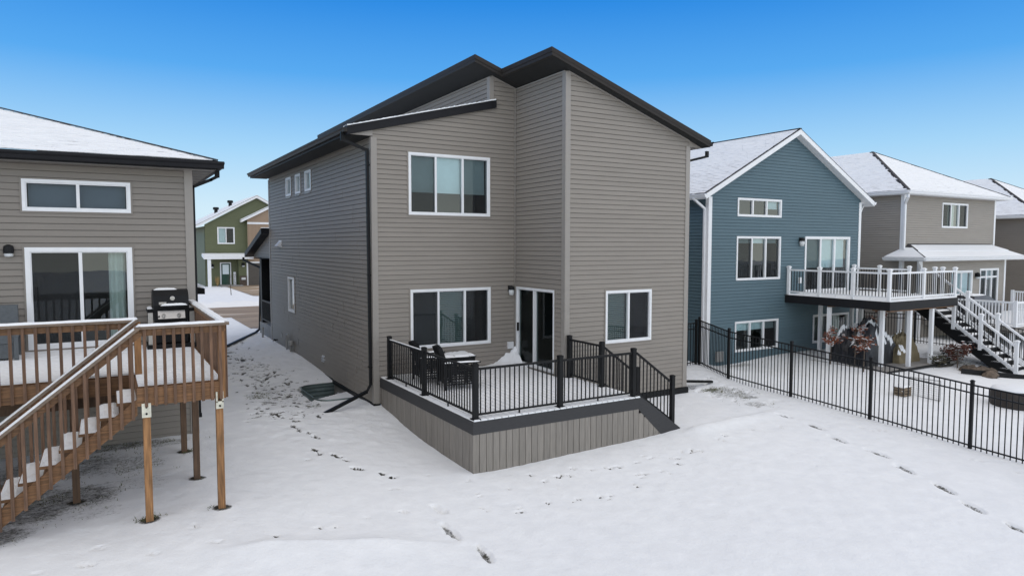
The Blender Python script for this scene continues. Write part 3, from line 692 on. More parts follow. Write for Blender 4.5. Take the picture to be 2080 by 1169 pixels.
# grass poking through the thin spots
mb = MB(); rgs = random.Random(8); spots = [b for b in BARE if b[4] > .41]
for i in range(9000):
    bx, by, rx, ry, k = rgs.choice(spots); x = bx+rgs.gauss(0, rx*.5); y = by+rgs.gauss(0, ry*.5)
    if vnoise(x, y, .35, 77) < .08: continue
    t = rgs.uniform(0, 6.28); h = rgs.uniform(.015, .05); l = rgs.uniform(.01, .06)
    mb.v += [(x-.006*math.sin(t), y+.006*math.cos(t), 0), (x+.006*math.sin(t), y-.006*math.cos(t), 0), (x+l*math.cos(t), y+l*math.sin(t), h)]; mb.f.append((len(mb.v)-3, len(mb.v)-2, len(mb.v)-1))
V = np.array(mb.v); jx = np.clip(np.searchsorted(AX, V[:, 0]), 0, nx-1); jy = np.clip(np.searchsorted(AY, V[:, 1]), 0, ny-1)
V[:, 2] += GZ[jy, jx]-.004; mb.v = [tuple(p) for p in V]
gr = mb.build('grass', M['grass'], None, org=(0, 0, 0)); props(gr, 'thin winter grass blades poking through the patchy snow', 'grass', kind='stuff')
# street in front of the houses with the driveway opposite
def street_mat():
    m, n, b = nmat('sanded_wet_street'); L = n.links.new
    ge = n.nodes.new('ShaderNodeNewGeometry'); mp = n.nodes.new('ShaderNodeMapping'); mp.inputs['Scale'].default_value = (.25, 1.4, 1); L(ge.outputs['Position'], mp.inputs[0])
    ns = n.nodes.new('ShaderNodeTexNoise'); ns.inputs['Scale'].default_value = 1.0; ns.inputs['Detail'].default_value = 6; L(mp.outputs[0], ns.inputs['Vector'])
    r = n.nodes.new('ShaderNodeValToRGB'); e = r.color_ramp.elements; e[0].position = .32; e[0].color = (.19, .135, .085, 1); e[1].position = .62; e[1].color = (.38, .29, .20, 1)
    k = e.new(.66); k.color = (.62, .55, .47, 1); k = e.new(.72); k.color = (.80, .80, .82, 1)
    L(ns.outputs['Fac'], r.inputs[0]); L(r.outputs[0], b.inputs['Base Color']); b.inputs['Roughness'].default_value = .7
    return m
M['street'] = street_mat()
st = MB().quad((-80, 21.0, .512), (80, 21.0, .512), (80, 27.2, .512), (-80, 27.2, .512)).build('street', M['street'], None, org=(0, 0, 0)); props(st, 'sand-brown slushy street beyond the gap between the houses', 'street', kind='structure')
dv = MB().quad((-.1, 13.9, .508), (6.5, 13.9, .508), (6.5, 21.0, .508), (-.1, 21.0, .508)).build('driveway', M['street'], None, org=(0, 0, 0)); props(dv, 'sandy driveway in front of the grey main house', 'driveway', kind='structure')
dv = MB().quad((3.6, 36, .53), (11, 30, .53), (11, 49.9, .53), (3.6, 49.9, .53)).build('driveway', M['street'], None, org=(0, 0, 0)); props(dv, 'pale driveway leading up to the green house', 'driveway', kind='structure')
mb = MB(); rk = random.Random(4)
for k, (yy, hh) in enumerate(((27.9, .32), (20.4, .22))):
    vs = []; fs = []; N = 160
    for i in range(N+1):
        x = -30+60*i/N
        gap = 0 if (k == 1 and -.4 < x < 7) else 1
        for j in range(7):
            t = j/6; vs.append((x, yy-.8+1.6*t, .5+gap*hh*math.sin(math.pi*t)*(.7+.6*rk.random())-.02))
    for i in range(N):
        for j in range(6): a = i*7+j; fs.append((a, a+7, a+8, a+1))
    mb.add(vs, fs)
sb = mb.build('snow_bank', M['snow'], None, org=(0, 0, 0), smooth=True); props(sb, 'ploughed snow bank along the edges of the street', 'snow bank', kind='stuff')

# ================================================================== main house
CS = 0.1143
H = thing('grey_house', 'tall grey sided house with split shed roofs in the middle, black railed deck behind', 'house', (0, 0, 0.3))
SZ = lambda x: 8.21+0.335*(3.943-x)          # underside of the big shed roof
LZ = lambda x: 7.85-0.254*(3.29-x)            # top of the low roof on the left
F0, FB, FN, FS, FU = yface(0.0), yface(-2.289), xface(3.943), xface(0.0), xface(3.175)
opL = [(0.914, 3.15, 1.576, 3.044), (0.89, 3.134, 4.867, 6.372)]
outL = [[(0, .31), (3.175, .31), (3.175, LZ(3.175)-.16), (0, LZ(0)-.16)], [(3.175, .31), (3.943, .31), (3.943, SZ(3.943)), (3.175, SZ(3.175))]]
wL = wall_shell(H, F0, outL, opL, M['taupe']); siding(wL, F0, outL, opL, .33, 8.5, CS, M['taupe'], seams=False)
opR = [(5.137, 6.633, 1.692, 3.006)]
outR = [[(3.943, .331), (7.88, .331), (7.88, SZ(7.88)), (3.943, SZ(3.943))]]
wR = wall_shell(H, FB, outR, opR, M['taupe']); siding(wR, FB, outR, opR, .331, 8.25, CS, M['taupe'], seams=False)
opN = [(-1.889, -.093, .99, 3.037)]
outN = [[(-2.289, .33), (0, .33), (0, 8.21), (-2.289, 8.21)]]
wN = wall_shell(H, FN, outN, opN, M['taupe']); siding(wN, FN, outN, opN, .33, 8.21, CS, M['taupe'], seams=False)
opS = [(7.777, 8.703, 1.851, 3.043), (5.419, 6.153, 5.794, 6.417), (6.72, 7.40, 5.794, 6.417), (7.992, 8.748, 5.794, 6.417)]
outS = [[(0, .35), (11.651, .35), (11.651, 6.68), (0, 6.68)], [(11.651, 3.62), (14.9, 3.62), (14.9, 3.80), (11.651, 4.62)]]
wS = wall_shell(H, FS, outS, opS, M['taupe']); siding(wS, FS, outS, opS, .35, 6.68, CS, M['taupe'])
outU = [[(0, 7.6), (14.0, 7.6), (14.0, SZ(3.175)), (0, SZ(3.175))]]
wU = wall_shell(H, FU, outU, [], M['taupe']); siding(wU, FU, outU, [], 7.6, 8.46, CS, M['taupe'], seams=False)
# walls turned away from the camera
xr = xback(7.88)
o_ = [[(-2.289, .3), (14, .3), (14, SZ(7.88)), (-2.289, SZ(7.88))]]; wall_shell(H, xr, o_, [], M['taupe'])
o_ = [[(0, .3), (3.175, .3), (3.175, 7.6), (0, 6.7)]]; wall_shell(H, yback(11.651), o_, [], M['taupe'])
o_ = [[(3.175, .3), (7.88, .3), (7.88, SZ(7.88)), (3.175, SZ(3.175))]]; wall_shell(H, yback(14.0), o_, [], M['taupe'])
def corner(parent, x, y, z0, z1, sx, sy, m, w1=.10, w2=.10, pr=.045):
    """L-shaped corner post standing just proud of the siding; sx, sy: which way the two flanges run"""
    a, b_ = (x-sx*pr), (y-sy*pr)
    pts = [(a, b_), (x+sx*w1, b_), (x+sx*w1, b_+sy*(pr-.003)), (x-sx*.003, b_+sy*(pr-.003)), (x-sx*.003, y+sy*w2), (a, y+sy*w2)]
    return MB().prism([(p, q, z0) for p, q in pts], (0, 0, z1-z0)).build('corner_trim', m, parent, org=(x, y, z0))
corner(H, 0, 0, .31, 6.66, 1, 1, M['taupe_trim']); corner(H, 3.943, -2.289, .33, 8.18, 1, 1, M['taupe_trim']); corner(H, 7.88, -2.289, .33, 6.73, -1, 1, M['taupe_trim']); corner(H, 3.175, 0, 7.84, 8.43, 1, 1, M['taupe_trim'], .08)
MB().box(3.875, 3.90, -.068, -.043, .4, 8.2).build('inside_corner_trim', M['taupe_trim'], H); corner(H, 0, 11.651, .35, 6.6, 1, -1, M['taupe_trim'])
# thin channel under the sloping soffits
mb = MB()
for p_, q_ in (((3.97, -2.335, SZ(3.97)-.02), (7.88, -2.335, SZ(7.88)-.02)), ((3.90, -2.289, 8.19), (3.90, 0, 8.19)), ((3.19, -.045, SZ(3.19)-.02), (3.94, -.045, SZ(3.94)-.02))): MB().bar(p_, q_, .03, .035).build('soffit_channel', M['taupe_trim'], H)
MB().prism([(7.88, -2.325, 6.73), (8.36, -2.325, 6.72), (7.88, -2.325, SZ(7.88))], (0, .3, 0)).build('eave_return', M['taupe'], H)
MB().prism([(0, -.04, 6.68), (-.56, -.04, 6.68), (-.56, -.04, 6.70), (0, -.04, LZ(0)-.17)], (0, .3, 0)).build('eave_return', M['taupe_trim'], H)
# roofs
T = .012+.165
tz = lambda x: SZ(x)+T+.006
r1 = roof_slab(H, [(2.575, -.30, tz(2.575)), (8.40, -.30, tz(8.40)), (8.40, 14.3, tz(8.40)), (2.575, 14.3, tz(2.575))], .165, M['brownfascia'], M['soffit'], drip=True)
r2 = roof_slab(H, [(3.345, -2.585, tz(3.345)), (8.40, -2.585, tz(8.40)), (8.40, -.285, tz(8.40)), (3.345, -.285, tz(3.345))], .165, M['brownfascia'], M['soffit'], drip=True)
snow_slope(r1, 'snow', (8.40, 14.2, tz(8.4)+.004), (8.40, -.2, tz(8.4)+.004), (2.62, -.2, tz(2.62)+.004), (2.62, 14.2, tz(2.62)+.004), M['roofsnow'], seed=3)
r3 = roof_slab(H, [(-.62, -.11, LZ(-.62)), (3.17, -.11, LZ(3.17)), (3.17, 12.05, LZ(3.17)), (-.62, 12.05, LZ(-.62))], .185, M['fascia'], M['soffit'], soffit=False)
MB().prism([(3.16, -.11, LZ(3.16)), (3.30, -.11, LZ(3.30)), (3.30, -.11, LZ(3.30)-.2), (3.16, -.11, LZ(3.16)-.2)], (0, .085, 0)).build('rake_end', M['fascia'], r3)
snow_slope(r3, 'snow', (-.60, 11.95, LZ(-.6)+.004), (-.60, -.12, LZ(-.6)+.004), (3.12, -.12, LZ(3.12)+.004), (3.12, 11.95, LZ(3.12)+.004), M['roofsnow'], seed=4, lift=.03, inset=-.005, rag=.01)
b = MB(); rg = random.Random(6); vs = []; fs = []
for k in range(41):
    xx = -.62+3.9*k/40; h_ = .020+.012*rg.random(); z_ = LZ(xx)
    vs += [(xx, -.118-.006*rg.random(), z_-.004), (xx, -.112, z_+h_), (xx, .12, z_+h_*.8), (xx, .16, z_-.01)]
for k in range(40):
    for j in range(3): fs.append((k*4+j, k*4+j+1, k*4+j+5, k*4+j+4))
b.add(vs, fs).build('snow', M['snow'], r3)
MB().prism([(-.60, .0, 6.665), (-.03, .0, 6.665), (-.03, .0, 6.78), (-.60, .0, 6.66+.03)], (0, 12.0, 0)).build('eave_box', M['fascia'], r3)
MB().quad((-.58, .02, 6.660), (-.03, .02, 6.660), (-.03, 11.98, 6.660), (-.58, 11.98, 6.660)).build('soffit', M['soffit'], r3)
gutter(H, (-.625, -.12, LZ(-.62)-.02), (-.625, 12.05, LZ(-.62)-.02), M['brownfascia'], (-1, 0, 0))
gutter(H, (8.41, -2.59, tz(8.4)-.03), (8.41, 14.2, tz(8.4)-.03), M['fascia'], (1, 0, 0))
ds = downspout(H, [(-.67, .12, 6.72), (-.67, .12, 6.56), (-.10, .085, 6.36), (-.075, .085, .80), (-.16, .12, .62)], M['black'])
MB().bar((-.16, .12, .62), (-1.46, -.28, .245), .085, .065).build('downspout_extension', M['black'], ds)
mb = MB()
for z in (6.0, 3.4, 1.2): mb.box(-.125, -.005, .03, .14, z, z+.03)
mb.build('strap', M['black'], ds)
d2 = downspout(H, [(8.47, -2.40, 6.62), (8.47, -2.40, 6.50), (7.96, -2.40+.25, 6.36), (7.93, -2.10, 6.28), (7.93, -2.10, .55), (8.05, -2.10, .42)], M['black'])
MB().bar((8.05, -2.10, .42), (9.25, -2.0, .27), .085, .065).build('downspout_extension', M['black'], d2)
# dark flashing band along the foot of the siding, and the concrete below it
for bx in ((-.06, -.003, -.06, 3.40, .24, .34), (-.045, -.003, 3.401, 11.65, .30, .37), (-.003, .11, -.06, -.003, .20, .33), (4.0, 7.96, -2.37, -2.292, .17, .32), (7.885, 7.96, -2.291, -.5, .17, .32)): MB().box(*bx).build('base_flashing', M['black'], H)
MB().prism([(.003, .003, -.9), (3.95, .003, -.9), (3.95, -2.28, -.9), (7.87, -2.28, -.9), (7.87, 11.6, -.9), (.003, 11.6, -.9)], (0, 0, 1.2)).build('foundation', M['concrete'], H)
# windows and the patio door
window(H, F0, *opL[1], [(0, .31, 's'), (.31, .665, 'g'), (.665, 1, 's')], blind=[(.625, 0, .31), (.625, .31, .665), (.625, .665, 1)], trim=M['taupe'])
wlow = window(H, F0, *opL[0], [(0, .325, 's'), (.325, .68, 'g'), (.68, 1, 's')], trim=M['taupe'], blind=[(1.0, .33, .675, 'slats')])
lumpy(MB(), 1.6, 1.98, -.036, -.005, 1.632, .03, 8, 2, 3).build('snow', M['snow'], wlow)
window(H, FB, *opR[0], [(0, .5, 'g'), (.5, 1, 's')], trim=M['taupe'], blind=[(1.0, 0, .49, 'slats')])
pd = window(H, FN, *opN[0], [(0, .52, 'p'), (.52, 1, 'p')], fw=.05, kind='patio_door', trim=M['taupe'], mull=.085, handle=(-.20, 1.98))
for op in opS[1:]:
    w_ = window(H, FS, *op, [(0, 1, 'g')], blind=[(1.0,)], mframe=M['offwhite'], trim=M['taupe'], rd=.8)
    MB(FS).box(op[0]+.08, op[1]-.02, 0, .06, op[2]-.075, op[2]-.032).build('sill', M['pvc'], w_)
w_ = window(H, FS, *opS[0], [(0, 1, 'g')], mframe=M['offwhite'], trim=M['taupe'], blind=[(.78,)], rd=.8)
wall_lamp(H, F0, 3.74, 2.96, 1.0)
MB(F0).box(3.66, 3.83, .0, .085, 1.39, 1.57).build('outlet_cover', M['offwhite'], H)
# side-wall fittings
b = MB(FS); b.box(9.62, 10.08, .0, .035, 4.06, 4.30)
for a in (9.66, 9.87): b.prism([(a, .03, 4.28), (a, .19, 4.09), (a, .03, 4.07)], (.17, 0, 0)) if False else b.add([(a, .03, 4.28), (a, .2, 4.10), (a, .03, 4.07), (a+.17, .03, 4.28), (a+.17, .2, 4.10), (a+.17, .03, 4.07)], [(0, 1, 2), (5, 4, 3), (0, 3, 4, 1), (1, 4, 5, 2)])
b.build('vent_hood', M['offwhite'], H)
b = MB(FS); b.box(4.22, 4.52, .0, .03, .70, .90)
for k in range(4): b.add([(4.24, .03, .73+.045*k), (4.50, .03, .73+.045*k), (4.50, .07, .715+.045*k), (4.24, .07, .715+.045*k)], [(0, 1, 2, 3)])
b.build('dryer_vent', M['offwhite'], H)
b = MB(); b.tube([(-.12, 8.72, .35), (-.12, 8.72, .95), (-.12, 8.66, 1.04), (-.12, 8.50, 1.06), (-.12, 8.40, 1.0), (-.12, 8.40, .80), (-.12, 8.15, .76), (-.12, 8.15, .2)], .028, 8); b.tube([(-.12, 8.4, .82), (-.12, 7.95, .80)], .03, 8)
gm = b.build('gas_meter', M['pvc'], H); MB().lathe((-.14, 8.02, .72), [(.05, 0), (.09, .03), (.09, .15), (.05, .18)], 12).build('regulator', M['pvc'], gm); MB().box(-.09, -.005, 8.1, 8.24, .25, .68).build('meter_box', M['pvc'], gm)
b = MB(FS); b.box(9.82, 9.96, 0, .05, .78, .96); b.build('side_outlet', M['pvc'], H)
b = MB(); b.tube([(0, 10.6, .62), (-.18, 10.6, .62), (-.20, 10.6, .56)], .022, 8); b.tube([(-.13, 10.55, .62), (-.13, 10.65, .62)], .035, 8); b.build('hose_tap', M['black'], H)
# front porch seen past the far corner
pr = MB().prism([(-.34, 11.66, 4.78), (-.34, 15.35, 3.83), (-.34, 15.35, 3.62), (-.34, 11.66, 4.57)], (2.4, 0, 0)).build('porch_roof', M['fascia'], H)
MB().quad((-.33, 11.7, 3.60), (2.0, 11.7, 3.60), (2.0, 14.9, 3.60), (-.33, 14.9, 3.60)).build('soffit', M['soffit'], pr)
MB().box(0.0, .36, 13.55, 13.9, .95, 3.6).build('porch_post', M['black'], H)
MB().box(-.02, 2.4, 11.66, 14.0, .0, .98).build('porch_slab', M['concrete'], H)
b = MB(); b.box(0, .05, 11.9, 13.55, 1.85, 1.92); b.box(0, .05, 11.9, 13.55, 1.1, 1.15)
for k in range(13): b.box(.01, .04, 11.98+.12*k, 12.005+.12*k, 1.12, 1.88)
b.build('porch_railing', M['black'], H)
dp = downspout(H, [(-.42, 15.15, 3.6), (-.42, 15.15, 3.5), (.05, 14.06, 3.2), (-.03, 14.06, .65), (-.2, 13.9, .55)], M['black']); MB().bar((-.2, 13.9, .55), (-1.85, 10.35, .54), .08, .065).build('downspout_extension', M['black'], dp)
b = MB(); b.tube([(-.22, 12.4, .15), (-.22, 12.4, .86)], .04, 10); b.lathe((-.22, 12.4, .86), [(.055, 0), (.055, .05), (.03, .06)], 10); pp = b.build('vent_pipe', M['pvc'], None, org=(-.22, 12.4, .5)); props(pp, 'short pale standpipe sticking out of the snow by the far corner of the grey house', 'standpipe')

# egress window well
Wt = thing('window_well', 'corrugated green-grey metal egress well half full of snow beside the grey house', 'window well', (-.5, 2.27, -.3))
b = MB(); N = 26; nzr = 40
def wellpt(t, z):
    a = math.pi*(.5+t); rr = 1.0+.022*math.sin(z*2*math.pi/.115)
    c, s = -math.cos(a), math.sin(a); e_ = .32
    return (-.012-1.02*rr*abs(c)**e_, 2.27+1.08*rr*math.copysign(abs(s)**e_, s), z)
topz = lambda y: .265
vs = []; fs = []
for i in range(N+1):
    x, y, _ = wellpt(i/N, 0); zt = topz(y)
    for j in range(nzr+1): vs.append(wellpt(i/N, -.78+(zt+.78)*j/nzr))
for i in range(N):
    for j in range(nzr): a = i*(nzr+1)+j; fs.append((a, a+nzr+1, a+nzr+2, a+1))
b.add(vs, fs); b.build('well_liner', M['wellsteel'], Wt, smooth=True)
b = MB(); b.tube([(wellpt(i/N, 0)[0], wellpt(i/N, 0)[1], topz(wellpt(i/N, 0)[1])) for i in range(N+1)], .016, 6); b.build('rim', M['wellsteel'], Wt)
b = MB(FS); fnd = (1.35, 3.4, -.75, .26)
b.box(1.35, 1.6, 0, .02, -.75, .24); b.box(2.95, 3.4, 0, .02, -.75, .24); b.box(1.6, 2.95, 0, .02, .06, .24); b.build('concrete_face', M['concrete'], Wt)
window(Wt, xface(-.005), 1.6, 2.95, -.70, .06, [(0, .5, 'g'), (.5, 1, 'g')], mframe=M['offwhite'], room=False, blind=None)

# ================================================================== deck of the main house
DZ = .955
D = thing('deck', 'low grey composite deck with black aluminium railing and snow, on the grey house', 'deck', (2.0, -2.4, .5))
x = .135
while x < 4.02:
    y1 = -.02 if x+.14 < 3.9 else -2.36
    piece('deck_board', round(y1, 2), lambda b: b.box(0, .14, -4.86, y1, -.025, 0), M['composite'], D, (x, 0, DZ)); x += .1455
b = MB(); x = .135; rg = random.Random(5)
while x < 4.02:
    y1 = -.02 if x+.14 < 3.9 else -2.36
    segs = 34; vs = []; fs = []
    for k in range(segs+1):
        y = -4.87+(y1+4.87)*k/segs; g_ = .004+.005*rg.random(); hh = .024+.008*rg.random()
        if x < .3 and k > 3: hh *= .6
        vs += [(x+g_-.001, y, DZ+.001), (x+g_+.012, y, DZ+hh), (x+.1405-g_-.008, y, DZ+hh), (x+.1405-g_+.004, y, DZ+.001)]
    for k in range(segs):
        a = k*4
        for j in range(3): fs.append((a+j, a+j+1, a+j+5, a+j+4))
    fs += [(0, 1, 2, 3), (segs*4+3, segs*4+2, segs*4+1, segs*4)]
    # narrow bare gaps left open between some boards
    b.add(vs, fs); x += .1455
b.build('deck_snow', M['snow'], D, kind='stuff')
b = MB(); b.box(.115, .135, -4.855, -.005, DZ-.235, DZ+.0); b.box(.115, 4.02, -4.877, -4.857, DZ-.235, DZ+.0)
b.build('fascia_board', M['darkcomp'], D)
# stair skirt on the right
for y in (-4.875, -3.64):
    b = MB(); b.prism([(4.023, y, DZ), (4.09, y, DZ), (5.20, y, .165), (5.10, y, -.02), (4.80, y, -.05), (4.023, y, DZ-.26)], (0, .03, 0)); b.build('stair_stringer', M['darkcomp'], D)
for k in range(4):
    z = DZ-.185*(k+1); x0 = 4.06+.27*k
    MB().box(x0, x0+.28, -4.84, -3.65, z-.03, z).build('stair_tread', M['composite'], D)
    lumpy(MB(), x0+.005, x0+.275, -4.83, -3.66, z+.001, .035, 4, 12, k).build('snow', M['snow'], D, kind='stuff')
    MB().box(x0, x0+.015, -4.84, -3.65, z+.001, z+.15).build('stair_riser', M['composite'], D)
# skirting boards: front, then left
bw = .1395
for k in range(34):
    x0 = .117+k*bw; xm = x0+bw/2
    ztop = DZ-.236 if x0 < 4.0 else DZ-.30-.70*(xm-4.05)
    if ztop < -.02: continue
    zbot = min(gz(xm, -4.9)-.25, ztop-.2)
    o = MB().box(x0, x0+bw-.011, -4.868-.003*(k % 2), -4.85, zbot, ztop).build('skirt_board', M['composite'], D, org=(xm, -4.86, ztop))
for k in range(34):
    y0 = -4.846+k*bw; ym = y0+bw/2
    if y0 > -.02: break
    MB().box(.124-.003*(k % 2), .14, y0, min(y0+bw-.010, -.003), gz(.05, ym)-.25, DZ-.236).build('skirt_board', M['composite'], D, org=(.13, ym, DZ-.236))
MB().box(.16, 4.0, -4.83, -4.82, -.2, DZ-.03).build('skirt_backing', M['black'], D)
MB().box(.16, .17, -4.82, -.01, -.2, DZ-.03).build('skirt_backing', M['black'], D)
PT = 1.99-DZ
dp_ = [(.235, -.38), (.235, -2.42), (.225, -4.76), (2.09, -4.76), (3.95, -4.76), (3.985, -2.42), (3.985, -3.66)]
for (x, y) in dp_: post(D, x, y, DZ+.01, 1.965, .092, M['black'], 'flat')
RB, RT = .10, .935
def run(i, j, n, foot=.02, snow=False): 
    a, b_ = dp_[i], dp_[j]; rail_run(D, (*a, DZ), (*b_, DZ), RB, RT, n, M['black'], foot=foot, snow=snow)
run(0, 1, 18, snow=True); run(1, 2, 20); run(2, 3, 17); run(3, 4, 17); run(5, 6, 11)
# stair handrails
post(D, 5.02, -4.80, gz(5.02, -4.8)-.1, 1.30, .085, M['black'], 'flat'); post(D, 5.02, -3.66, gz(5.02, -3.66)-.1, 1.30, .085, M['black'], 'flat')
for y in (-4.79, -3.66): rail_run(D, (4.0, y, DZ+.02), (5.0, y, DZ-.70), RB, RT-.02, 9, M['black'])
# drift banked into the corner by the door
b = MB(); N = 34; vs = []; fs = []
for j in range(N+1):
    for i in range(N+1):
        u, v = i/N, j/N; x = 2.45+1.455*u; y = -.04-1.15*v
        px_ = 3.93-x; py_ = -y; d = math.hypot(px_*.85, py_*1.1)
        h = .40*math.exp(-d/.17)+.20*math.exp(-(px_/.50)**2-(py_/.36)**2)+.05*math.exp(-(px_/.9)**2-(py_/.2)**2)
        h *= 1+.5*float(vnoise(x, y, .17, 31)+.7*vnoise(x, y, .07, 32)+.4*vnoise(x, y, .035, 33))
        vs.append((x, y, DZ-.02+max(0, h)+.03*(1 if h > .012 else 0)))
for j in range(N):
    for i in range(N): a = j*(N+1)+i; fs.append((a, a+N+1, a+N+2, a+1))
b.add(vs, fs); sp = b.build('snow_pile', M['snow'], None, org=(3.5, -.4, DZ), smooth=True); props(sp, 'peaked drift of snow piled against the wall beside the patio door', 'snow pile', kind='thing')

# chairs and side table on the deck
def adirondack(loc, rz, label):
    c = thing('patio_chair', label, 'chair', loc, 'black chairs on the deck', rz); WLOC[c.name] = Vector((0, 0, 0))
    bk = M['black']
    # local frame: faces +X
    for k in range(6):
        y = -.25+.1*k
        MB().bar((-.24, y, .30), (-.46, y, .94+.015*(k in (2, 3))-.02*(k in (0, 5))), .018, .094, (1, 0, .4)).build('back_slat', bk, c)
    for k in range(7):
        xx = -.20+.095*k; MB().box(xx, xx+.082, -.28, .28, .335+.012*k, .355+.012*k).build('seat_slat', bk, c)
    for s in (-1, 1):
        MB().box(-.42, .42, s*.36-.055, s*.36+.055, .585, .61).build('armrest', bk, c)
        MB().box(.30, .36, s*.33-.022, s*.33+.022, 0, .585).build('leg', bk, c)
        b = MB()
        for k in range(8): b.bar((-.36, s*.30, .12+.055*k), (.33, s*.30, .12+.055*k), .012, .026)
        for k in range(10): b.bar((-.34+.072*k, s*.305, .11), (-.34+.072*k, s*.305, .56), .016, .012)
        b.build('side_weave', bk, c)
        MB().bar((-.36, s*.33, .0), (-.36, s*.33, .585), .045, .045).build('leg', bk, c)
    b = MB(); b.bar((-.30, -.30, .46), (-.30, .30, .46), .05, .025); b.bar((-.42, -.30, .75), (-.42, .30, .75), .05, .025); b.bar((.34, -.3, .38), (.34, .3, .38), .02, .10); b.build('cross_brace', bk, c)
    # woven apron below the seat and behind the back
    b = MB()
    for k in range(4): b.bar((.33, -.30, .14+.06*k), (.33, .30, .14+.06*k), .012, .03); b.bar((-.34, -.30, .14+.06*k), (-.34, .30, .14+.06*k), .012, .03)
    for k in range(9): b.bar((.335, -.28+.07*k, .12), (.335, -.28+.07*k, .36), .014, .014); b.bar((-.345, -.28+.07*k, .12), (-.345, -.28+.07*k, .36), .014, .014)
    b.build('seat_weave', bk, c)
    lumpy(MB(), -.40, .40, .31, .41, .611, .022, 10, 3, 4).build('snow', M['snow'], c); lumpy(MB(), -.40, .40, -.41, -.31, .611, .022, 10, 3, 5).build('snow', M['snow'], c)
    return c
adirondack((1.20, -2.02, DZ+.02), -.16, 'black slatted armchair nearer the railing post at the middle of the deck side')
adirondack((1.02, -1.08, DZ+.02), -.10, 'black slatted armchair half hidden behind the other, nearer the house wall')
t = thing('side_table', 'small square black table with a flat cap of snow in front of the chairs', 'table', (1.97, -.58, DZ))
MB().box(1.66, 2.28, -.89, -.27, 1.40, 1.43).build('tabletop', M['black'], t)
for x in (1.70, 2.24):
    for y in (-.85, -.31): MB().box(x-.02, x+.02, y-.02, y+.02, DZ, 1.40).build('leg', M['black'], t)
b = MB(); b.box(1.69, 2.25, -.86, -.84, 1.28, 1.395); b.box(1.69, 2.25, -.32, -.30, 1.28, 1.395); b.box(1.69, 1.71, -.86, -.3, 1.28, 1.395); b.box(2.23, 2.25, -.86, -.3, 1.28, 1.395); b.build('apron', M['black'], t)
lumpy(MB(), 1.66, 2.28, -.89, -.27, 1.431, .045, 10, 10, 6, .12).build('snow', M['snow'], t)

# ================================================================== left house
G = thing('grey_house', 'grey sided house at the left edge, hip roof under snow and a raised wooden deck', 'house', (-8, 3, .4))
FL = yface(-1.07)
opG = [(-6.68, -5.035, 4.716, 5.27), (-6.675, -5.04, 2.29, 4.085)]
outG = [[(-14, .2), (-4.03, .2), (-4.03, 5.56), (-14, 5.56)]]
wG = wall_shell(G, FL, outG, opG, M['grey']); siding(wG, FL, outG, opG, .28, 5.56, CS, M['grey'], seams=False)
wall_shell(G, xback(-4.03), [[(-1.07, .2), (12, .2), (12, 5.56), (-1.07, 5.56)]], [], M['grey'])
siding(G, xback(-4.03), [[(-1.07, .3), (12, .3), (12, 5.56), (-1.07, 5.56)]], [], .3, 5.56, CS, M['grey'], stuff=True)
corner(G, -4.03, -1.07, .2, 5.56, -1, 1, M['taupe_trim'])
ez = 5.72; ov = .46; y0, y1, x1 = -1.07-ov, 12+ov, -4.03+ov; p3 = .333; half = 5.2
top = [(x1-half, y0+half, ez+half*p3), (x1-half, y1-half, ez+half*p3)]
rA = MB().add([(-20, y0, ez), (x1, y0, ez), (x1-half, y0+half, ez+half*p3), (-20, y0+half, ez+half*p3), (x1, y1, ez), (x1-half, y1-half, ez+half*p3)], [(0, 1, 2, 3), (1, 4, 5, 2)]).build('roof', M['shingle'], G)
snow_slope(rA, 'snow', (-20, y0, ez+.004), (x1, y0, ez+.004), (x1-half, y0+half, ez+half*p3+.004), (-20, y0+half, ez+half*p3+.004), M['roofsnow'], seed=6, rag=.10, inset=.02)
snow_slope(rA, 'snow', (x1, y0, ez+.004), (x1, y1, ez+.004), (x1-half, y1-half, ez+half*p3+.004), (x1-half, y0+half, ez+half*p3+.004), M['roofsnow_thin'], seed=7, rag=.10, inset=.05)
MB().bar((x1-.04, y0+.04, ez+.028), (x1-half, y0+half, ez+half*p3+.025), .14, .02).build('hip_cap', M['shingle'], rA)
b = MB(); b.box(-20, x1, y0, y0+.03, ez-.175, ez-.008); b.box(x1-.03, x1, y0+.03, y1, ez-.175, ez-.008); b.build('fascia', M['fascia'], rA)
for k in range(26):
    xx = x1-.03-.0-.0; 
b = MB(); b.quad((-20, y0+.02, ez-.165), (x1-.02, y0+.02, ez-.165), (x1-.02, -1.07, ez-.165), (-20, -1.07, ez-.165))
for k in range(45): b.box(-4.0, x1-.03, -1.0+.3*k, -.72+.3*k, ez-.170+.004*(k % 2), ez-.165+.004*(k % 2))
b.build('soffit', M['greysoffit'], rA)
gutter(G, (-20, y0-.002, ez-.02), (x1+.09, y0-.002, ez-.02), M['fascia'], (0, -1, 0), h=.13)
gutter(G, (x1+.002, y0, ez-.02), (x1+.002, y1, ez-.02), M['fascia'], (1, 0, 0), h=.13)
d3 = downspout(G, [(x1+.04, -1.02, ez-.14), (x1+.04, -1.02, ez-.25), (x1-.08, -1.02, ez-.32), (-3.975, -1.02, ez-.47), (-3.965, -1.02, .80), (-3.965, -1.02, .76)], M['black']); MB().bar((-3.965, -1.02, .78), (-4.16, -1.06, .76), .07, .06).build('elbow', M['black'], d3)
window(G, FL, *opG[0], [(0, .5, 'p'), (.5, 1, 'p')], trim=M['grey'], blind=[(1.0, 0, 1, 'slate')], fw=.05)  # slate sheet behind the panes paints in their reflection
gd = window(G, FL, *opG[1], [(0, .5, 's'), (.5, 1, 'g')], kind='sliding_door', trim=M['grey'], fw=.075, mull=.055, curtain=[(.80, .985)], handle=(-6.53, 3.28), rd=2.2)
wall_lamp(G, FL, -6.89, 4.03, .88, style='cap')
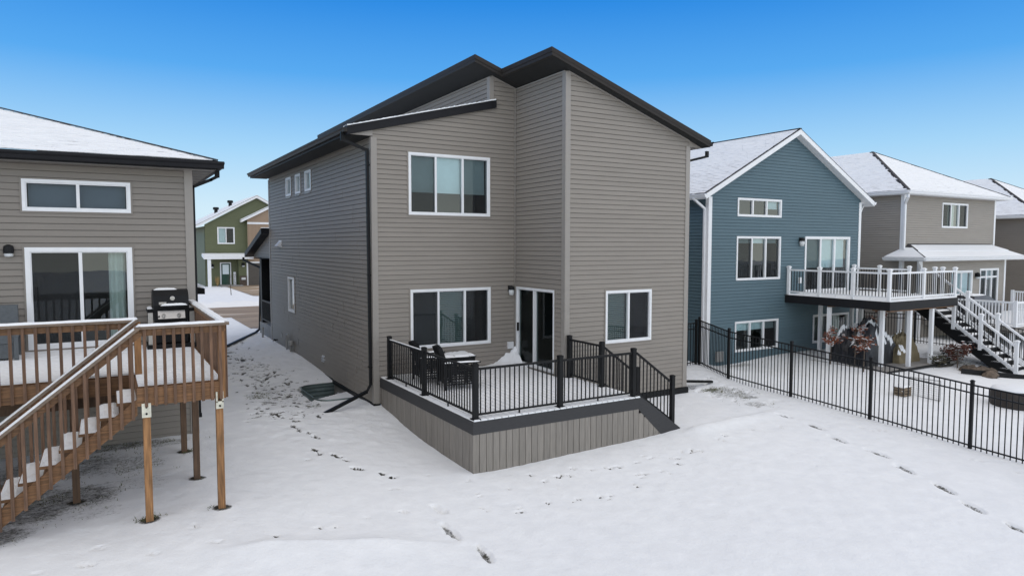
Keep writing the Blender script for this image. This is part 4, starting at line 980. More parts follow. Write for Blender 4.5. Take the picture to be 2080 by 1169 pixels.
# small side canopy of the left house seen in the gap
b = MB(); 
cn = MB().add([(-4.0, 8.2, 2.98), (-2.75, 8.2, 2.74), (-2.75, 10.4, 2.74), (-4.0, 10.4, 2.98), (-4.0, 8.2, 2.62), (-2.75, 8.2, 2.56), (-2.75, 10.4, 2.56), (-4.0, 10.4, 2.62)], [(0, 1, 2, 3), (4, 7, 6, 5), (0, 4, 5, 1), (1, 5, 6, 2), (2, 6, 7, 3), (3, 7, 4, 0)]).build('side_canopy', M['black'], G)
lumpy(MB(), 0, 1, 0, 1, 0, .06, 8, 8, 2, .2, tf=lambda u, v, h: (-4.0+1.22*u, 8.22+2.16*v, 2.99-.235*u+h)).build('snow', M['snow'], cn)
b = MB(); b.bar((-4.0, 8.4, 1.9), (-2.95, 8.4, 2.58), .06, .06); b.bar((-4.0, 10.2, 1.9), (-2.95, 10.2, 2.58), .06, .06); b.build('canopy_bracket', M['black'], cn)

# wooden deck of the left house
LD = thing('wooden_deck', 'raised brown wooden deck on posts with snowy stairs at the left', 'deck', (-5.5, -3.2, 1.2))
ZD = 2.235
y = -1.10; k = 0
while y-.138 > -5.38:
    x0 = -14 if y-.14 > -4.36 else -5.16
    MB().box(x0, -4.115, y-.138, y, ZD-.03, ZD).build('deck_board', M['cedarh'], LD, org=(-5, y, ZD)); y -= .1455; k += 1
b = MB(); y = -1.10; rg = random.Random(9)
while y-.138 > -5.38:
    x0 = -14 if y-.14 > -4.36 else -5.15; seg = max(6, int((-4.125-x0)/.12)); vs = []; fs = []
    for k in range(seg+1):
        xx = x0+(-4.125-x0)*k/seg; g_ = .003+.005*rg.random(); hh = .022+.008*rg.random()
        vs += [(xx, y-.139+g_, ZD+.001), (xx, y-.126+g_, ZD+hh), (xx, y-.012-g_, ZD+hh), (xx, y-g_, ZD+.001)]
    for k in range(seg):
        a = k*4
        for j in range(3): fs.append((a+j, a+j+1, a+j+5, a+j+4))
    fs += [(0, 1, 2, 3), (seg*4+3, seg*4+2, seg*4+1, seg*4)]
    b.add(vs, fs); y -= .1455
b.build('deck_snow', M['snow'], LD, kind='stuff')
for nm, bx in (('rim_board', (-5.17, -4.075, -5.39, -5.35, 1.985, 2.222)), ('rim_board', (-4.11, -4.075, -5.35, -1.10, 1.985, 2.222)), ('rim_board', (-14, -5.16, -4.405, -4.365, 1.985, 2.222)), ('rim_board', (-5.17, -5.13, -5.35, -4.405, 1.985, 2.222)),
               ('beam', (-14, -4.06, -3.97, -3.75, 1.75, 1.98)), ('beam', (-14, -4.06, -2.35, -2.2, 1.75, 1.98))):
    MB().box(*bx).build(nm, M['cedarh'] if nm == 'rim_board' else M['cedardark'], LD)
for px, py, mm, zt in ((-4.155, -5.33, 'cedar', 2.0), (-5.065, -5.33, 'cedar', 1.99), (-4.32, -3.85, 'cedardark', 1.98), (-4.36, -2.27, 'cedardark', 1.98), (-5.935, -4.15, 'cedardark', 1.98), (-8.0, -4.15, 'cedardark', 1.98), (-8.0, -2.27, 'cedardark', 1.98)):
    MB().box(px-.046, px+.046, py-.046, py+.046, gz(px, py)-.35, zt).build('post', M[mm], LD, org=(px, py, zt))
for px in (-4.155, -5.065):
    b = MB()
    if px > -4.5: b.box(px-.05, px-.028, -5.408, -5.394, 1.93, 2.08); b.box(px+.028, px+.05, -5.408, -5.394, 1.93, 2.08); b.box(px-.05, px+.05, -5.408, -5.394, 1.84, 1.945)
    else: b.box(px-.055, px+.055, -5.408, -5.394, 1.83, 2.02)
    br = b.build('post_bracket', M['galv'], LD)
    b = MB()
    for z in (1.88, 1.97): b.tube([(px, -5.405, z), (px, -5.425, z)], .014, 8)
    b.build('bolt', M['black'], br)
# railings: flat snow-dusted cap, narrow rail under it, balusters screwed to the outside of the rim
def wood_rail(p, q, n, side, capm='capwood', over=.0):
    p, q = Vector((*p, 0)), Vector((*q, 0)); e = (q-p).normalized(); nrm = Vector(side)
    b = MB(); b.bar(p+Vector((0, 0, 3.035))-e*over, q+Vector((0, 0, 3.035))+e*over, .14, .035); r = b.build('rail_cap', M[capm], LD, org=(p+q)/2+Vector((0, 0, 3)))
    b = MB(); b.bar(p+Vector((0, 0, 2.965)), q+Vector((0, 0, 2.965)), .036, .085); b.build('rail', M['cedarh'], r)
    vs = []; N = max(6, int((q-p).length/.1)); fs = []; rgr = random.Random(N); a = Vector((-e.y, e.x, 0))
    for i in range(N+1):
        c = p.lerp(q, i/N); w0 = .055+.012*rgr.random(); h = .022+.007*rgr.random()
        vs += [tuple(c-a*w0+Vector((0, 0, 3.053))), tuple(c-a*(w0-.014)+Vector((0, 0, 3.053+h))), tuple(c+a*(w0-.014)+Vector((0, 0, 3.053+h))), tuple(c+a*w0+Vector((0, 0, 3.053)))]
    for i in range(N):
        for j in range(3): fs.append((i*4+j, i*4+j+1, i*4+j+5, i*4+j+4))
    fs += [(0, 1, 2, 3), (N*4+3, N*4+2, N*4+1, N*4)]
    MB().add(vs, fs).build('snow', M['snow'], r)
    for i in range(n):
        c = p.lerp(q, (i+.5)/n)+nrm*.024
        piece('baluster', 'wb', lambda bb: bb.box(-.019, .019, -.019, .019, 1.975, 3.015), M['bal'], r, (c.x, c.y, 0))
wood_rail((-5.12, -5.385), (-4.075, -5.385), 9, (0, -1, 0), over=.06)
wood_rail((-4.075, -5.37), (-4.075, -1.12), 31, (1, 0, 0))
wood_rail((-13.9, -4.39), (-5.12, -4.39), 62, (0, -1, 0), over=.03)
for px, py in ((-4.115, -5.35), (-5.11, -4.40)): MB().box(px-.044, px+.044, py-.044, py+.044, 1.98, 3.015).build('newel_post', M['cedar'], LD)
# stairs down to the left
rise, rn = .176, .218
for y in (-5.392, -4.45):
    pts = [(-5.15, y, 2.19), (-5.15, y, 1.90), (-7.30, y, .17), (-7.52, y, .36), (-7.30, y, .47)]
    MB().prism([(-5.17, y, 2.08), (-5.17, y, 1.87), (-7.25, y, .19), (-7.55, y, .19), (-7.55, y, .20)], (0, .04, 0)).build('stringer', M['cedarh'], LD)
for i in range(10):
    xr_ = -5.16-rn*i; z = 2.045-rise*i
    MB().box(xr_-rn-.03, xr_, -5.352, -4.41, z-.036, z).build('tread', M['cedarh'], LD)
    lumpy(MB(), xr_-rn-.02, xr_-.004, -5.345, -4.415, z+.001, .03, 4, 14, i+20, .2).build('tread_snow', M['snow'], LD, kind='stuff')
for yr, yo in ((-5.40, -5.425), (-4.43, -4.47)):
    p, q = Vector((-5.11, yr, 3.045)), Vector((-7.45, yr, 3.045-.815*2.34)); dirv = (q-p).normalized()
    r = MB().bar(p, q, .13, .036).build('rail_cap', M['capwood'], LD, org=(p+q)/2)
    MB().bar(p-Vector((0, 0, .075)), q-Vector((0, 0, .075)), .036, .085).build('rail', M['cedarh'], r)
    MB().bar(p+Vector((0, 0, .030)), q+Vector((0, 0, .030)), .10, .026).build('snow', M['snow'], r)
    for i in range(17):
        xb = -5.22-.133*i; zt = 3.025-.815*(-5.11-xb)
        piece('baluster', 'ws', lambda bb: bb.box(-.019, .019, -.019, .019, -1.12, 0), M['bal'], r, (xb, yo, zt))

# gas grill on the wooden deck
gx, gy, gz0 = -4.47, -1.62, ZD+.025
GR = thing('gas_grill', 'black gas grill with stainless control panel on the raised wooden deck', 'grill', (gx, gy, gz0))
prof = [(-.26, .70), (-.27, .78), (-.23, .95), (-.14, 1.04), (.0, 1.06), (.14, 1.04), (.25, .95), (.27, .78), (.26, .70)]
b = MB(); b.prism([(gx-.29, gy+a, gz0+z) for a, z in prof], (.58, 0, 0)); lid = b.build('lid', M['black'], GR)
b = MB(); b.lathe((0, 0, 0), [(.040, 0), (.040, .015), (.03, .02)], 16); tfm = lambda p: (gx+.02+p[0], gy-.248-p[2], gz0+.905+p[1]); b.v = [tfm(p) for p in b.v]; b.build('thermometer', M['steel'], lid)
MB().box(gx-.20, gx-.08, gy-.282, gy-.268, gz0+.80, gz0+.845).build('badge', M['steel'], lid)
b = MB(); b.bar((gx-.18, gy-.32, gz0+.765), (gx+.26, gy-.32, gz0+.765), .03, .03); b.box(gx-.17, gx-.14, gy-.32, gy-.25, gz0+.75, gz0+.78); b.box(gx+.22, gx+.25, gy-.32, gy-.25, gz0+.75, gz0+.78); b.build('lid_handle', M['black'], lid)
lumpy(MB(), gx-.18, gx+.26, gy-.34, gy-.27, gz0+.782, .035, 12, 3, 3).build('snow', M['snow'], lid); lumpy(MB(), gx-.27, gx+.12, gy-.08, gy+.1, gz0+1.052, .03, 8, 4, 4).build('snow', M['snow'], lid)
b = MB(); b.box(gx-.28, gx+.28, gy-.24, gy+.24, gz0+.50, gz0+.70); b.build('firebox', M['black'], GR)
cp = MB().add([(gx-.22, gy-.31, gz0+.545), (gx+.22, gy-.31, gz0+.545), (gx+.22, gy-.245, gz0+.685), (gx-.22, gy-.245, gz0+.685), (gx-.22, gy-.24, gz0+.545), (gx+.22, gy-.24, gz0+.545), (gx+.22, gy-.24, gz0+.685), (gx-.22, gy-.24, gz0+.685)], [(0, 1, 2, 3), (0, 4, 5, 1), (3, 2, 6, 7), (0, 3, 7, 4), (1, 5, 6, 2)]).build('control_panel', M['steel'], GR)
for kx in (-.13, .12):
    b = MB(); b.lathe((0, 0, 0), [(.034, 0), (.034, .02), (.026, .045)], 14); b.v = [(gx+kx+p[0], gy-.285-p[2], gz0+.60+p[1]) for p in b.v]; b.build('knob', M['steel'], cp)
b = MB(); b.lathe((0, 0, 0), [(.014, 0), (.014, .02)], 10); b.v = [(gx-.205+p[0], gy-.29-p[2], gz0+.59+p[1]) for p in b.v]; b.build('igniter', M['black'], cp)
for s in (-1, 1):
    sh = MB().box(gx+s*.285 if s > 0 else gx-.385, gx+.385 if s > 0 else gx-.285, gy-.22, gy+.22, gz0+.66, gz0+.72).build('side_shelf', M['black'], GR)
    lumpy(MB(), (gx+.29 if s > 0 else gx-.38), (gx+.38 if s > 0 else gx-.29), gy-.2, gy+.2, gz0+.721, .03, 4, 8, 5).build('snow', M['snow'], sh)
    MB().box(gx+s*.34-.04, gx+s*.34+.04, gy-.23, gy-.20, gz0+.06, gz0+.655).build('leg', M['steel'], GR); MB().box(gx+s*.34-.03, gx+s*.34+.03, gy+.18, gy+.22, gz0+.06, gz0+.655).build('leg', M['black'], GR)
MB().box(gx-.26, gx+.26, gy-.20, gy+.20, gz0+.10, gz0+.495).build('cart_door', M['black'], GR)
MB().box(gx-.40, gx+.40, gy-.27, gy+.27, gz0+.0, gz0+.08).build('base_tray', M['black'], GR)
# grey armchair at the frame's left edge
AC = thing('armchair', 'grey cushioned outdoor armchair with snow on its seat by the sliding door', 'chair', (-7.1, -1.7, ZD))
for nm, bx in (('backrest', (-7.55, -6.78, -1.42, -1.30, ZD+.40, ZD+.88)), ('seat', (-7.55, -6.80, -2.05, -1.42, ZD+.30, ZD+.44)), ('armrest', (-6.80, -6.72, -2.10, -1.35, ZD+.42, ZD+.50)), ('armrest', (-7.65, -7.57, -2.10, -1.35, ZD+.42, ZD+.50)), ('apron', (-7.55, -6.80, -2.03, -1.45, ZD+.06, ZD+.295)),
               ('leg', (-6.79, -6.73, -2.09, -2.03, ZD, ZD+.42)), ('leg', (-7.64, -7.58, -2.09, -2.03, ZD, ZD+.42)), ('leg', (-6.79, -6.73, -1.42, -1.36, ZD, ZD+.42)), ('leg', (-7.64, -7.58, -1.42, -1.36, ZD, ZD+.42))):
    MB().box(*bx).build(nm, M['wicker'], AC)
lumpy(MB(), -7.53, -6.81, -2.04, -1.43, ZD+.441, .05, 8, 8, 3).build('snow', M['snow'], AC)

# ================================================================== fences
def metal_fence(label, pts, height, nper, name='metal_fence', bury=.06, postw=.062, group=None):
    """pts: post positions; black aluminium panels racked between them"""
    c = pts[0]; fobj = thing(name, label, 'fence', (c[0], c[1], gz(*c)), group)
    zs = [gz(*p) for p in pts]
    for (x, y), z in zip(pts, zs):
        h = height+.06
        o = piece('post', ('f', h, postw), lambda b: b.box(-postw/2, postw/2, -postw/2, postw/2, -.3, h), M['black'], fobj, (x, y, z))
        piece('post_cap', ('f', postw), lambda b: (b.box(-postw*.6, postw*.6, -postw*.6, postw*.6, 0, .02), b.box(-postw*.4, postw*.4, -postw*.4, postw*.4, .02, .035)), M['black'], o, (x, y, z+h))
    for i in range(len(pts)-1):
        p = Vector((*pts[i], zs[i])); q = Vector((*pts[i+1], zs[i+1])); up = Vector((0, 0, 1))
        r = MB().bar(p+up*(height-.015), q+up*(height-.015), .028, .032).build('fence_panel', M['black'], fobj, org=(p+q)/2)
        for hz in (height-.185, .085): MB().bar(p+up*hz, q+up*hz, .028, .028).build('rail', M['black'], r)
        for k in range(nper):
            cc = p.lerp(q, (k+1)/(nper+1))
            zg = gz(cc.x, cc.y)
            piece('picket', ('p', height), lambda bb: bb.box(-.0085, .0085, -.0085, .0085, -.06, height-.005), M['black'], r, cc)
    return fobj
FY = [-.68, -1.84, -3.96, -6.16, -8.37, -10.52, -12.7]
metal_fence('black metal picket fence running along the snow between the grey and blue yards', [(10.1, y) for y in FY], 1.385, 19)
metal_fence('short black fence return with gate between the grey house corner and the long fence', [(10.02, -.62), (9.0, -.60), (8.0, -.58)], 1.30, 8)
metal_fence('black metal fence behind the blue house between its yard and the next house', [(22.8, 4.2), (22.8, 2.0), (22.8, -.2), (22.8, -2.4), (22.8, -4.6), (22.8, -6.8)], 1.15, 17)

# ================================================================== blue house
B = thing('blue_house', 'blue sided gable house with white trim and a white railed upper deck', 'house', (16.7, 6, 0))
FBL, FBS = yface(1.19), xface(12.38)
apx, apz, eL, eR = 16.73, 8.23, 5.93, 5.95
xl, xr_ = 12.38, 21.0
opB = [(13.77, 16.12, 5.155, 5.81), (13.757, 16.12, 2.885, 4.455), (17.53, 20.34, 2.33, 4.475), (13.755, 16.09, .32, 1.415), (18.14, 20.4, .33, 1.44)]
outB = [[(xl, -.3), (xr_, -.3), (xr_, eR), (apx, apz), (xl, eL)]]
wB = wall_shell(B, FBL, outB, opB, M['blue']); siding(wB, FBL, outB, opB, -.10, 8.25, CS, M['blue'])
oS = [[(1.19, -.3), (13, -.3), (13, 5.85), (1.19, 5.85)]]
wB2 = wall_shell(B, FBS, oS, [], M['blue']); siding(wB2, FBS, oS, [], -.1, 5.85, CS, M['blue'], stuff=True)
wall_shell(B, xback(xr_), oS, [], M['blue']); wall_shell(B, yback(13), outB, [], M['blue'])
corner(B, xl, 1.19, -.25, 5.80, 1, 1, M['white'], .12); corner(B, xr_, 1.19, -.1, 5.86, -1, 1, M['white'], .10)
sl = (apz-5.94)/(apx-xl); ovr, ove = .32, .46
def zr(x): return apz+.19-sl*abs(x-apx)
yB0, yB1 = 1.19-ovr, 13+ovr
XL, XR = xl-ove, xr_+ove+.02
for (xa, sd) in ((XL, 1), (XR, 2)):
    pts = [(xa, yB0, zr(xa)), (apx, yB0, zr(apx)), (apx, yB1, zr(apx)), (xa, yB1, zr(xa))]
    r = roof_slab(B, pts, .19, M['white'], M['offwhite'], lip=.012)
    snow_slope(r, 'snow', (xa, yB0+.03, zr(xa)+.006), (xa, yB1, zr(xa)+.006), (apx, yB1, zr(apx)+.006), (apx, yB0+.03, zr(apx)+.006), M['roofsnow_thin'], seed=10+sd, rag=.03, inset=.025)
    MB().box(min(xa, xl if sd == 1 else xr_)+.02, max(xa, xl if sd == 1 else xr_)-.02, 1.19 if True else 0, 13, 5.82, 5.90).build('soffit', M['offwhite'], r)
MB().bar((apx, yB0, zr(apx)+.016), (apx, yB1, zr(apx)+.016), .14, .02).build('ridge_cap', M['shingle'], B)
gutter(B, (XL+.0, yB0-.02, zr(XL)-.03), (XL, yB1, zr(XL)-.03), M['white'], (-1, 0, 0)); gutter(B, (XR, yB0-.02, zr(XR)-.03), (XR, yB1, zr(XR)-.03), M['white'], (1, 0, 0))
d = downspout(B, [(XL-.03, 1.42, 5.86), (XL-.03, 1.42, 5.72), (xl-.07, 1.30, 5.38), (xl-.07, 1.30, 1.15), (xl-.10, 1.28, 1.0), (xl-.10, 1.28, .1)], M['white'], .09, .07)
downspout(B, [(XR+.03, 1.40, 5.88), (XR+.03, 1.40, 5.76), (xr_+.07, 1.25, 5.42), (xr_+.07, 1.25, .1)], M['white'], .09, .07)
W3 = [(0, .33, 's'), (.33, .67, 'g'), (.67, 1, 's')]
window(B, FBL, *opB[0], [(0, .33, 'g'), (.33, .67, 'g'), (.67, 1, 'g')], fw=.06, mull=.06, curtain=None, blind=[(.5, .70, 1.0)])
window(B, FBL, *opB[1], W3, fw=.06, mull=.06, blind=[(.10,)])
window(B, FBL, *opB[2], [(0, .33, 's'), (.33, .67, 'g'), (.67, 1, 'g')], kind='sliding_door', fw=.085, mull=.09, blind=[(.56, .0, .97)], rd=2)
window(B, FBL, *opB[3], [(0, .33, 'g'), (.33, .67, 'g'), (.67, 1, 's')], fw=.06, mull=.06, blind=[(.27,)])
window(B, FBL, *opB[4], [(0, .5, 's'), (.5, 1, 'g')], fw=.07, mull=.06, mframe=M['offwhite'], curtain=[(.05, .42), (.6, .9)])
wall_lamp(B, FBL, 17.24, 4.30, 1.3)
MB(FBL).box(17.19, 17.31, 0, .09, 2.70, 2.92).build('outlet_cover', M['white'], B)
for q in ((12.48, 12.75, .05, .42),): MB(FBL).box(q[0]+.3, q[1]+.35, .0, .13, q[2]+.02, q[3]).build('utility_box', M['pvc'], B)

# white railed deck of the blue house
BD = thing('upper_deck', 'raised deck with white railings, black balusters and black fascia on the blue house', 'deck', (18.5, -.9, 1.2))
bx0, bx1, by0, by1, bz = 16.43, 20.62, -2.86, 1.17, 2.29
b = MB(); b.box(bx0, bx1, by0, by0+.03, bz-.29, bz); b.box(bx0, bx0+.03, by0+.03, by1, bz-.29, bz); b.box(bx1-.03, bx1, by0+.03, by1, bz-.29, bz); b.build('fascia_board', M['fascia'], BD)
yy = by1-.14
while yy > by0+.03:
    piece('deck_board', 'bd', lambda bb: bb.box(bx0+.035, bx1-.035, 0, .138, -.03, 0), M['darkcomp'], BD, (0, yy, bz)); yy -= .1455
lumpy(MB(), bx0+.02, bx1-.02, by0+.01, by1-.02, bz+.001, .045, 40, 40, 4, .03).build('deck_snow', M['snow'], BD, kind='stuff')
for k in range(9): MB().box(bx0+.25+.48*k, bx0+.29+.48*k, by0+.04, by1, bz-.28, bz-.035).build('joist', M['cedarh'], BD)
for yb in (by0+.13, -2.25, -.6): MB().box(bx0+.12, bx1-.12, yb-.06, yb+.06, bz-.335, bz-.285).build('beam', M['cedarh'], BD)
for px in (16.62, 18.55, 20.45):
    pass
for px, py in ((16.55, -.62), (17.05, -2.25), (17.85, -2.72), (19.15, -2.75), (18.5, -.58), (19.7, -.58), (20.45, -1.2)): MB().box(px-.058, px+.058, py-.058, py+.058, gz(px, py)-.2, bz-.335).build('support_post', M['white'], BD, org=(px, py, bz-.5))
for px in (17.55, 19.5): MB().box(px-.058, px+.058, 0.37, .486, gz(px, .4)-.2, bz-.285).build('support_post', M['offwhite'], BD, org=(px, .43, bz-.3))
wp = [(bx0+.08, 1.06), (bx0+.08, -.22), (bx0+.08, -1.50), (bx0+.08, by0+.09), (18.52, by0+.09), (bx1-.08, by0+.09), (bx1-.08, -2.35), (bx1-.08, -1.15), (bx1-.08, 0.0), (bx1-.08, 1.06)]
for (x, y) in wp: post(BD, x, y, bz+.02, bz+1.02, .096, M['white'], 'island', base=False)
for i in (0, 1, 2): rail_run(BD, (*wp[i], bz), (*wp[i+1], bz), .13, .93, 10, M['white'], M['black'], rw=.06, rh=.06, bw=.02, foot=.02)
for i, n in ((3, 15), (4, 15)): rail_run(BD, (*wp[i], bz), (*wp[i+1], bz), .13, .93, n, M['white'], M['black'], rw=.06, rh=.06, bw=.02, foot=.02)
for i in (7, 8): rail_run(BD, (*wp[i], bz), (*wp[i+1], bz), .13, .93, 9, M['white'], M['black'], rw=.06, rh=.06, bw=.02)
# stairs along the right side of the deck
sx0, sx1, sy0, ssl = 20.68, 21.68, -1.28, .715
def sz(y): return bz-ssl*(sy0-y)
for x in (sx0, sx1):
    MB().prism([(x, sy0+.3, bz), (x, sy0, bz-.02), (x, -4.78, sz(-4.78)-.02), (x, -4.78, -.45), (x, -4.5, -.45), (x, sy0+.3, bz-.35)], (.04, 0, 0)).build('stringer', M['black'], BD)
    MB().bar((x+.02, sy0, sz(sy0)+.05), (x+.02, -4.82, sz(-4.82)+.05), .05, .05).build('stringer_trim', M['white'], BD)
n = 13
for k in range(n):
    y = sy0-.27*k; z = bz-.193*(k+1)
    MB().box(sx0-.03, sx1+.07, y-.28, y, z-.035, z).build('stair_tread', M['darkcomp'], BD)
    lumpy(MB(), sx0-.02, sx1+.05, y-.275, y-.005, z+.001, .045, 12, 4, k, .2).build('tread_snow', M['snow'], BD, kind='stuff')
    MB().box(sx0, sx1+.04, y-.015, y, z+.001, z+.155).build('stair_riser', M['black'], BD)
for x in (sx0-.02, sx1+.06):
    ys = [-2.72, -3.62, -4.74] if x < 21 else [-1.45, -2.65, -3.66, -4.74]
    for y in ys: post(BD, x, y, sz(y)-.12, sz(y)+1.10, .10, M['white'], 'island', base=False)
    ys2 = ys
    for a, b_ in zip(ys2[:-1], ys2[1:]):
        rail_run(BD, (x, a, sz(a)), (x, b_, sz(b_)), .14, .92, 8, M['white'], M['black'], rw=.075, rh=.065, bw=.022)
# patio slab, edging, retaining strip
ps = MB().box(16.2, 20.5, -2.95, 1.15, -.3, .035).build('patio', M['concrete'], None, org=(18, -1, 0)); props(ps, 'pale concrete patio slab underneath the white railed deck', 'patio', kind='structure')
b = MB(); b.bar((16.1, -3.05, .03), (20.0, -2.98, .02), .03, .08); b.bar((18.9, -3.9, -.03), (20.4, -5.1, -.19), .05, .16); b.bar((20.4, -5.1, -.20), (21.8, -5.0, -.2), .05, .2)
e = b.build('landscape_edging', M['black'], None, org=(18, -3.4, 0)); props(e, 'thin dark landscape edging between the patio, the planting bed and the snow', 'edging')
# tarp-covered furniture under the deck
def tarp(loc, sx, sy, h, m, name, label, cat, seed, snowm=True):
    t = thing(name, label, cat, loc); N = 30; vs = []; fs = []
    for j in range(N+1):
        for i in range(N+1):
            u, v = i/N*2-1, j/N*2-1
            e = max(abs(u)**3, abs(v)**3); hh = h*(1-e**1.6)
            fold = .05*math.sin(u*9+v*4+seed)+.04*math.sin(v*13-u*5)
            hh *= 1+.42*float(vnoise(u, v, .6, seed)+.3*vnoise(u, v, .2, seed+1)); k = 1+.10*fold
            hh *= (1+.25*u)*(1+.22*float(vnoise(u*1.6+v, v, .16, seed+7)+.6*vnoise(u, v, .08, seed+8)))
            vs.append((loc[0]+u*sx*k*(1-.12*(1-e)), loc[1]+v*sy*k*(1-.12*(1-e)), loc[2]+max(0, hh)+fold*.3*(1-e)-.01))
    for j in range(N):
        for i in range(N): a = j*(N+1)+i; fs.append((a, a+1, a+N+2, a+N+1))
    body = MB().add(vs, fs).build('cover', m, t, smooth=False)
    if snowm:
        sv = []; sf = []
        for j in range(2, N-2):
            for i in range(2, N-2):
                a = j*(N+1)+i
                if vnoise((i+j*.8)/N*2, (j-i*.5)/N*.7, .2, seed+5) > .19:
                    q = [vs[a], vs[a+1], vs[a+N+2], vs[a+N+1]]; k = len(sv); sv += [(x, y, z+.02) for x, y, z in q]; sf.append((k, k+1, k+2, k+3))
        MB().add(sv, sf).build('snow', M['snow'], t, kind='stuff')
    return t
tarp((17.55, -1.25, .03), 1.0, .80, 1.25, M['tarp'], 'covered_furniture', 'lumpy heap under a black tarp with snow in its folds below the upper deck', 'covered furniture', 4)
tarp((18.75, -1.75, .03), .66, .55, .78, M['browntarp'], 'covered_furniture', 'smaller mound under an olive brown cover right of the black tarp', 'covered furniture', 9)
# young trees with clinging russet leaves
def sapling(loc, h, nl, label, spread, m, name='young_tree', seed=1, group=None, lo=.45):
    t = thing(name, label, 'tree' if 'tree' in name else 'shrub', loc, group); rg = random.Random(seed); x, y, z = loc
    b = MB(); b.tube([(x, y, z-.1), (x+.02, y, z+h*.5), (x-.02, y+.02, z+h)], [.025, .018, .008], 6); tips = []
    for k in range(16):
        f = rg.uniform(lo, 1); a = rg.uniform(0, 6.28); l = spread*rg.uniform(.4, 1)*(1.15-f*.4); s = (x, y, z+h*f*.9); e_ = (x+l*math.cos(a), y+l*math.sin(a), z+h*f*.9+l*rg.uniform(.1, .6)); b.tube([s, e_], [.009, .004], 5); tips.append((s, e_))
    b.build('trunk', M['bark'], t)
    c = MB(); sn = MB()
    for k in range(nl):
        s, e_ = rg.choice(tips[: max(5, len(tips)*2//3)]); f = rg.uniform(.35, 1.1); p = Vector(s).lerp(Vector(e_), f)+Vector((rg.gauss(0, .06), rg.gauss(0, .06), rg.gauss(0, .05)))
        r = rg.uniform(.025, .055); d1 = Vector((rg.gauss(0, 1), rg.gauss(0, 1), rg.gauss(0, 1))).normalized(); d2 = d1.cross(Vector((rg.gauss(0, 1), rg.gauss(0, 1), .3))).normalized()
        c.quad(p-d1*r, p-d2*r*.6, p+d1*r, p+d2*r*.6)
        if k % 7 == 0: sn.quad(p+Vector((-r, -r, .03)), p+Vector((r, -r, .03)), p+Vector((r*1.2, r, .035)), p+Vector((-r, r, .03)))
    c.build('crown', m, t, kind='stuff'); sn.build('snow', M['snow'], t, kind='stuff')
    return t
sapling((16.05, -1.05, gz(16.05, -1.05)), 1.35, 240, 'thin sapling with russet leaves in front of the leftmost white deck post', .32, M['leaf'], seed=1, lo=.6)
sapling((16.35, -1.75, gz(16.35, -1.75)), 1.45, 150, 'thin sapling with sparse russet leaves directly before the black tarp', .5, M['leaf'], seed=2, lo=.3)
sapling((15.75, -2.45, gz(15.75, -2.45)), 1.25, 210, 'thin sapling with russet leaves between the black tarp and the nearest fence post', .36, M['leaf'], seed=3, lo=.55)
sapling((21.3, .3, gz(21.3, .3)), 2.1, 520, 'taller young tree with dark russet leaves half hidden behind the deck stairs', .55, M['leaf'], seed=4, lo=.45)
sapling((19.75, -3.35, gz(19.75, -3.35)), .85, 700, 'low bushy shrub with dark red leaves beside the deck stairs', .5, M['redleaf'], name='shrub', seed=5, lo=.3)
sapling((20.35, -2.75, gz(20.35, -2.75)), .38, 260, 'small dried brown plant in the dark bed under the edge of the upper deck', .4, M['litter'], name='shrub', seed=6, lo=.2)
sapling((19.3, -2.98, gz(19.3, -2.98)), .28, 220, 'lowest dried brown plant at the front edge of the concrete patio', .45, M['litter'], name='shrub', seed=7, lo=.2)
# boulders by the stair foot
rg = random.Random(12)
for k, (x, y, r, lab) in enumerate(((19.95, -3.72, .15, 'smallest brown boulder behind the red leaved shrub'), (19.55, -3.75, .20, 'brown boulder nearest the red leaved shrub'), (19.65, -4.12, .26, 'largest brown boulder at the foot of the deck stairs'), (19.5, -4.5, .22, 'brown boulder at the front end of the row by the stairs'), (20.0, -4.3, .2, 'brown boulder tucked against the black stair stringer'))):
    vs = []; fs = []; n1, n2 = 8, 6; z0 = gz(x, y)
    for j in range(n2+1):
        for i in range(n1):
            a, p_ = 2*math.pi*i/n1, math.pi*j/n2; rr = r*(1+rg.uniform(-.18, .18)); vs.append((x+rr*1.3*math.cos(a)*math.sin(p_), y+rr*math.sin(a)*math.sin(p_), z0+.05+rr*.75*math.cos(p_)))
    for j in range(n2):
        for i in range(n1): fs.append((j*n1+i, j*n1+(i+1) % n1, (j+1)*n1+(i+1) % n1, (j+1)*n1+i))
    o = MB().add(vs, fs).build('boulder', M['rock'], None, org=(x, y, z0)); props(o, lab, 'rock', 'boulders by the deck stairs')
# round raised planter, crate and wire panel on the blue house lawn
px_, py_ = 15.75, -6.75; z0 = gz(px_, py_)
P = thing('raised_planter', 'round dark brown raised planter capped with snow beyond the metal fence', 'planter', (px_, py_, z0))
MB().lathe((px_, py_, z0-.1), [(.50, 0), (.53, .3), (.51, .56), (.48, .57), (.45, .5)], 28).build('planter_wall', mat('dark_brown_planter', (.03, .024, .02), .8, .3, 12, bump=.4), P, smooth=False)
sv = MB().lathe((px_, py_, z0-.1), [(.515, .555), (.49, .60), (.36, .63), (.15, .645), (.01, .648)], 28).build('snow', M['snow'], P, smooth=True)
cx, cy = 13.95, -4.75; z0 = gz(cx, cy); K = thing('wooden_crate', 'small slatted wooden crate lying in the snow beyond the fence', 'crate', (cx, cy, z0))
for zz in (.02, .10, .18):
    for yy in (-.15, .15): MB().box(cx-.18, cx+.18, cy+yy-.008, cy+yy+.008, z0+zz-.02, z0+zz+.04).build('slat', M['crate'], K)
    for xx in (-.18, .18): MB().box(cx+xx-.008, cx+xx+.008, cy-.15, cy+.15, z0+zz-.02, z0+zz+.04).build('slat', M['crate'], K)
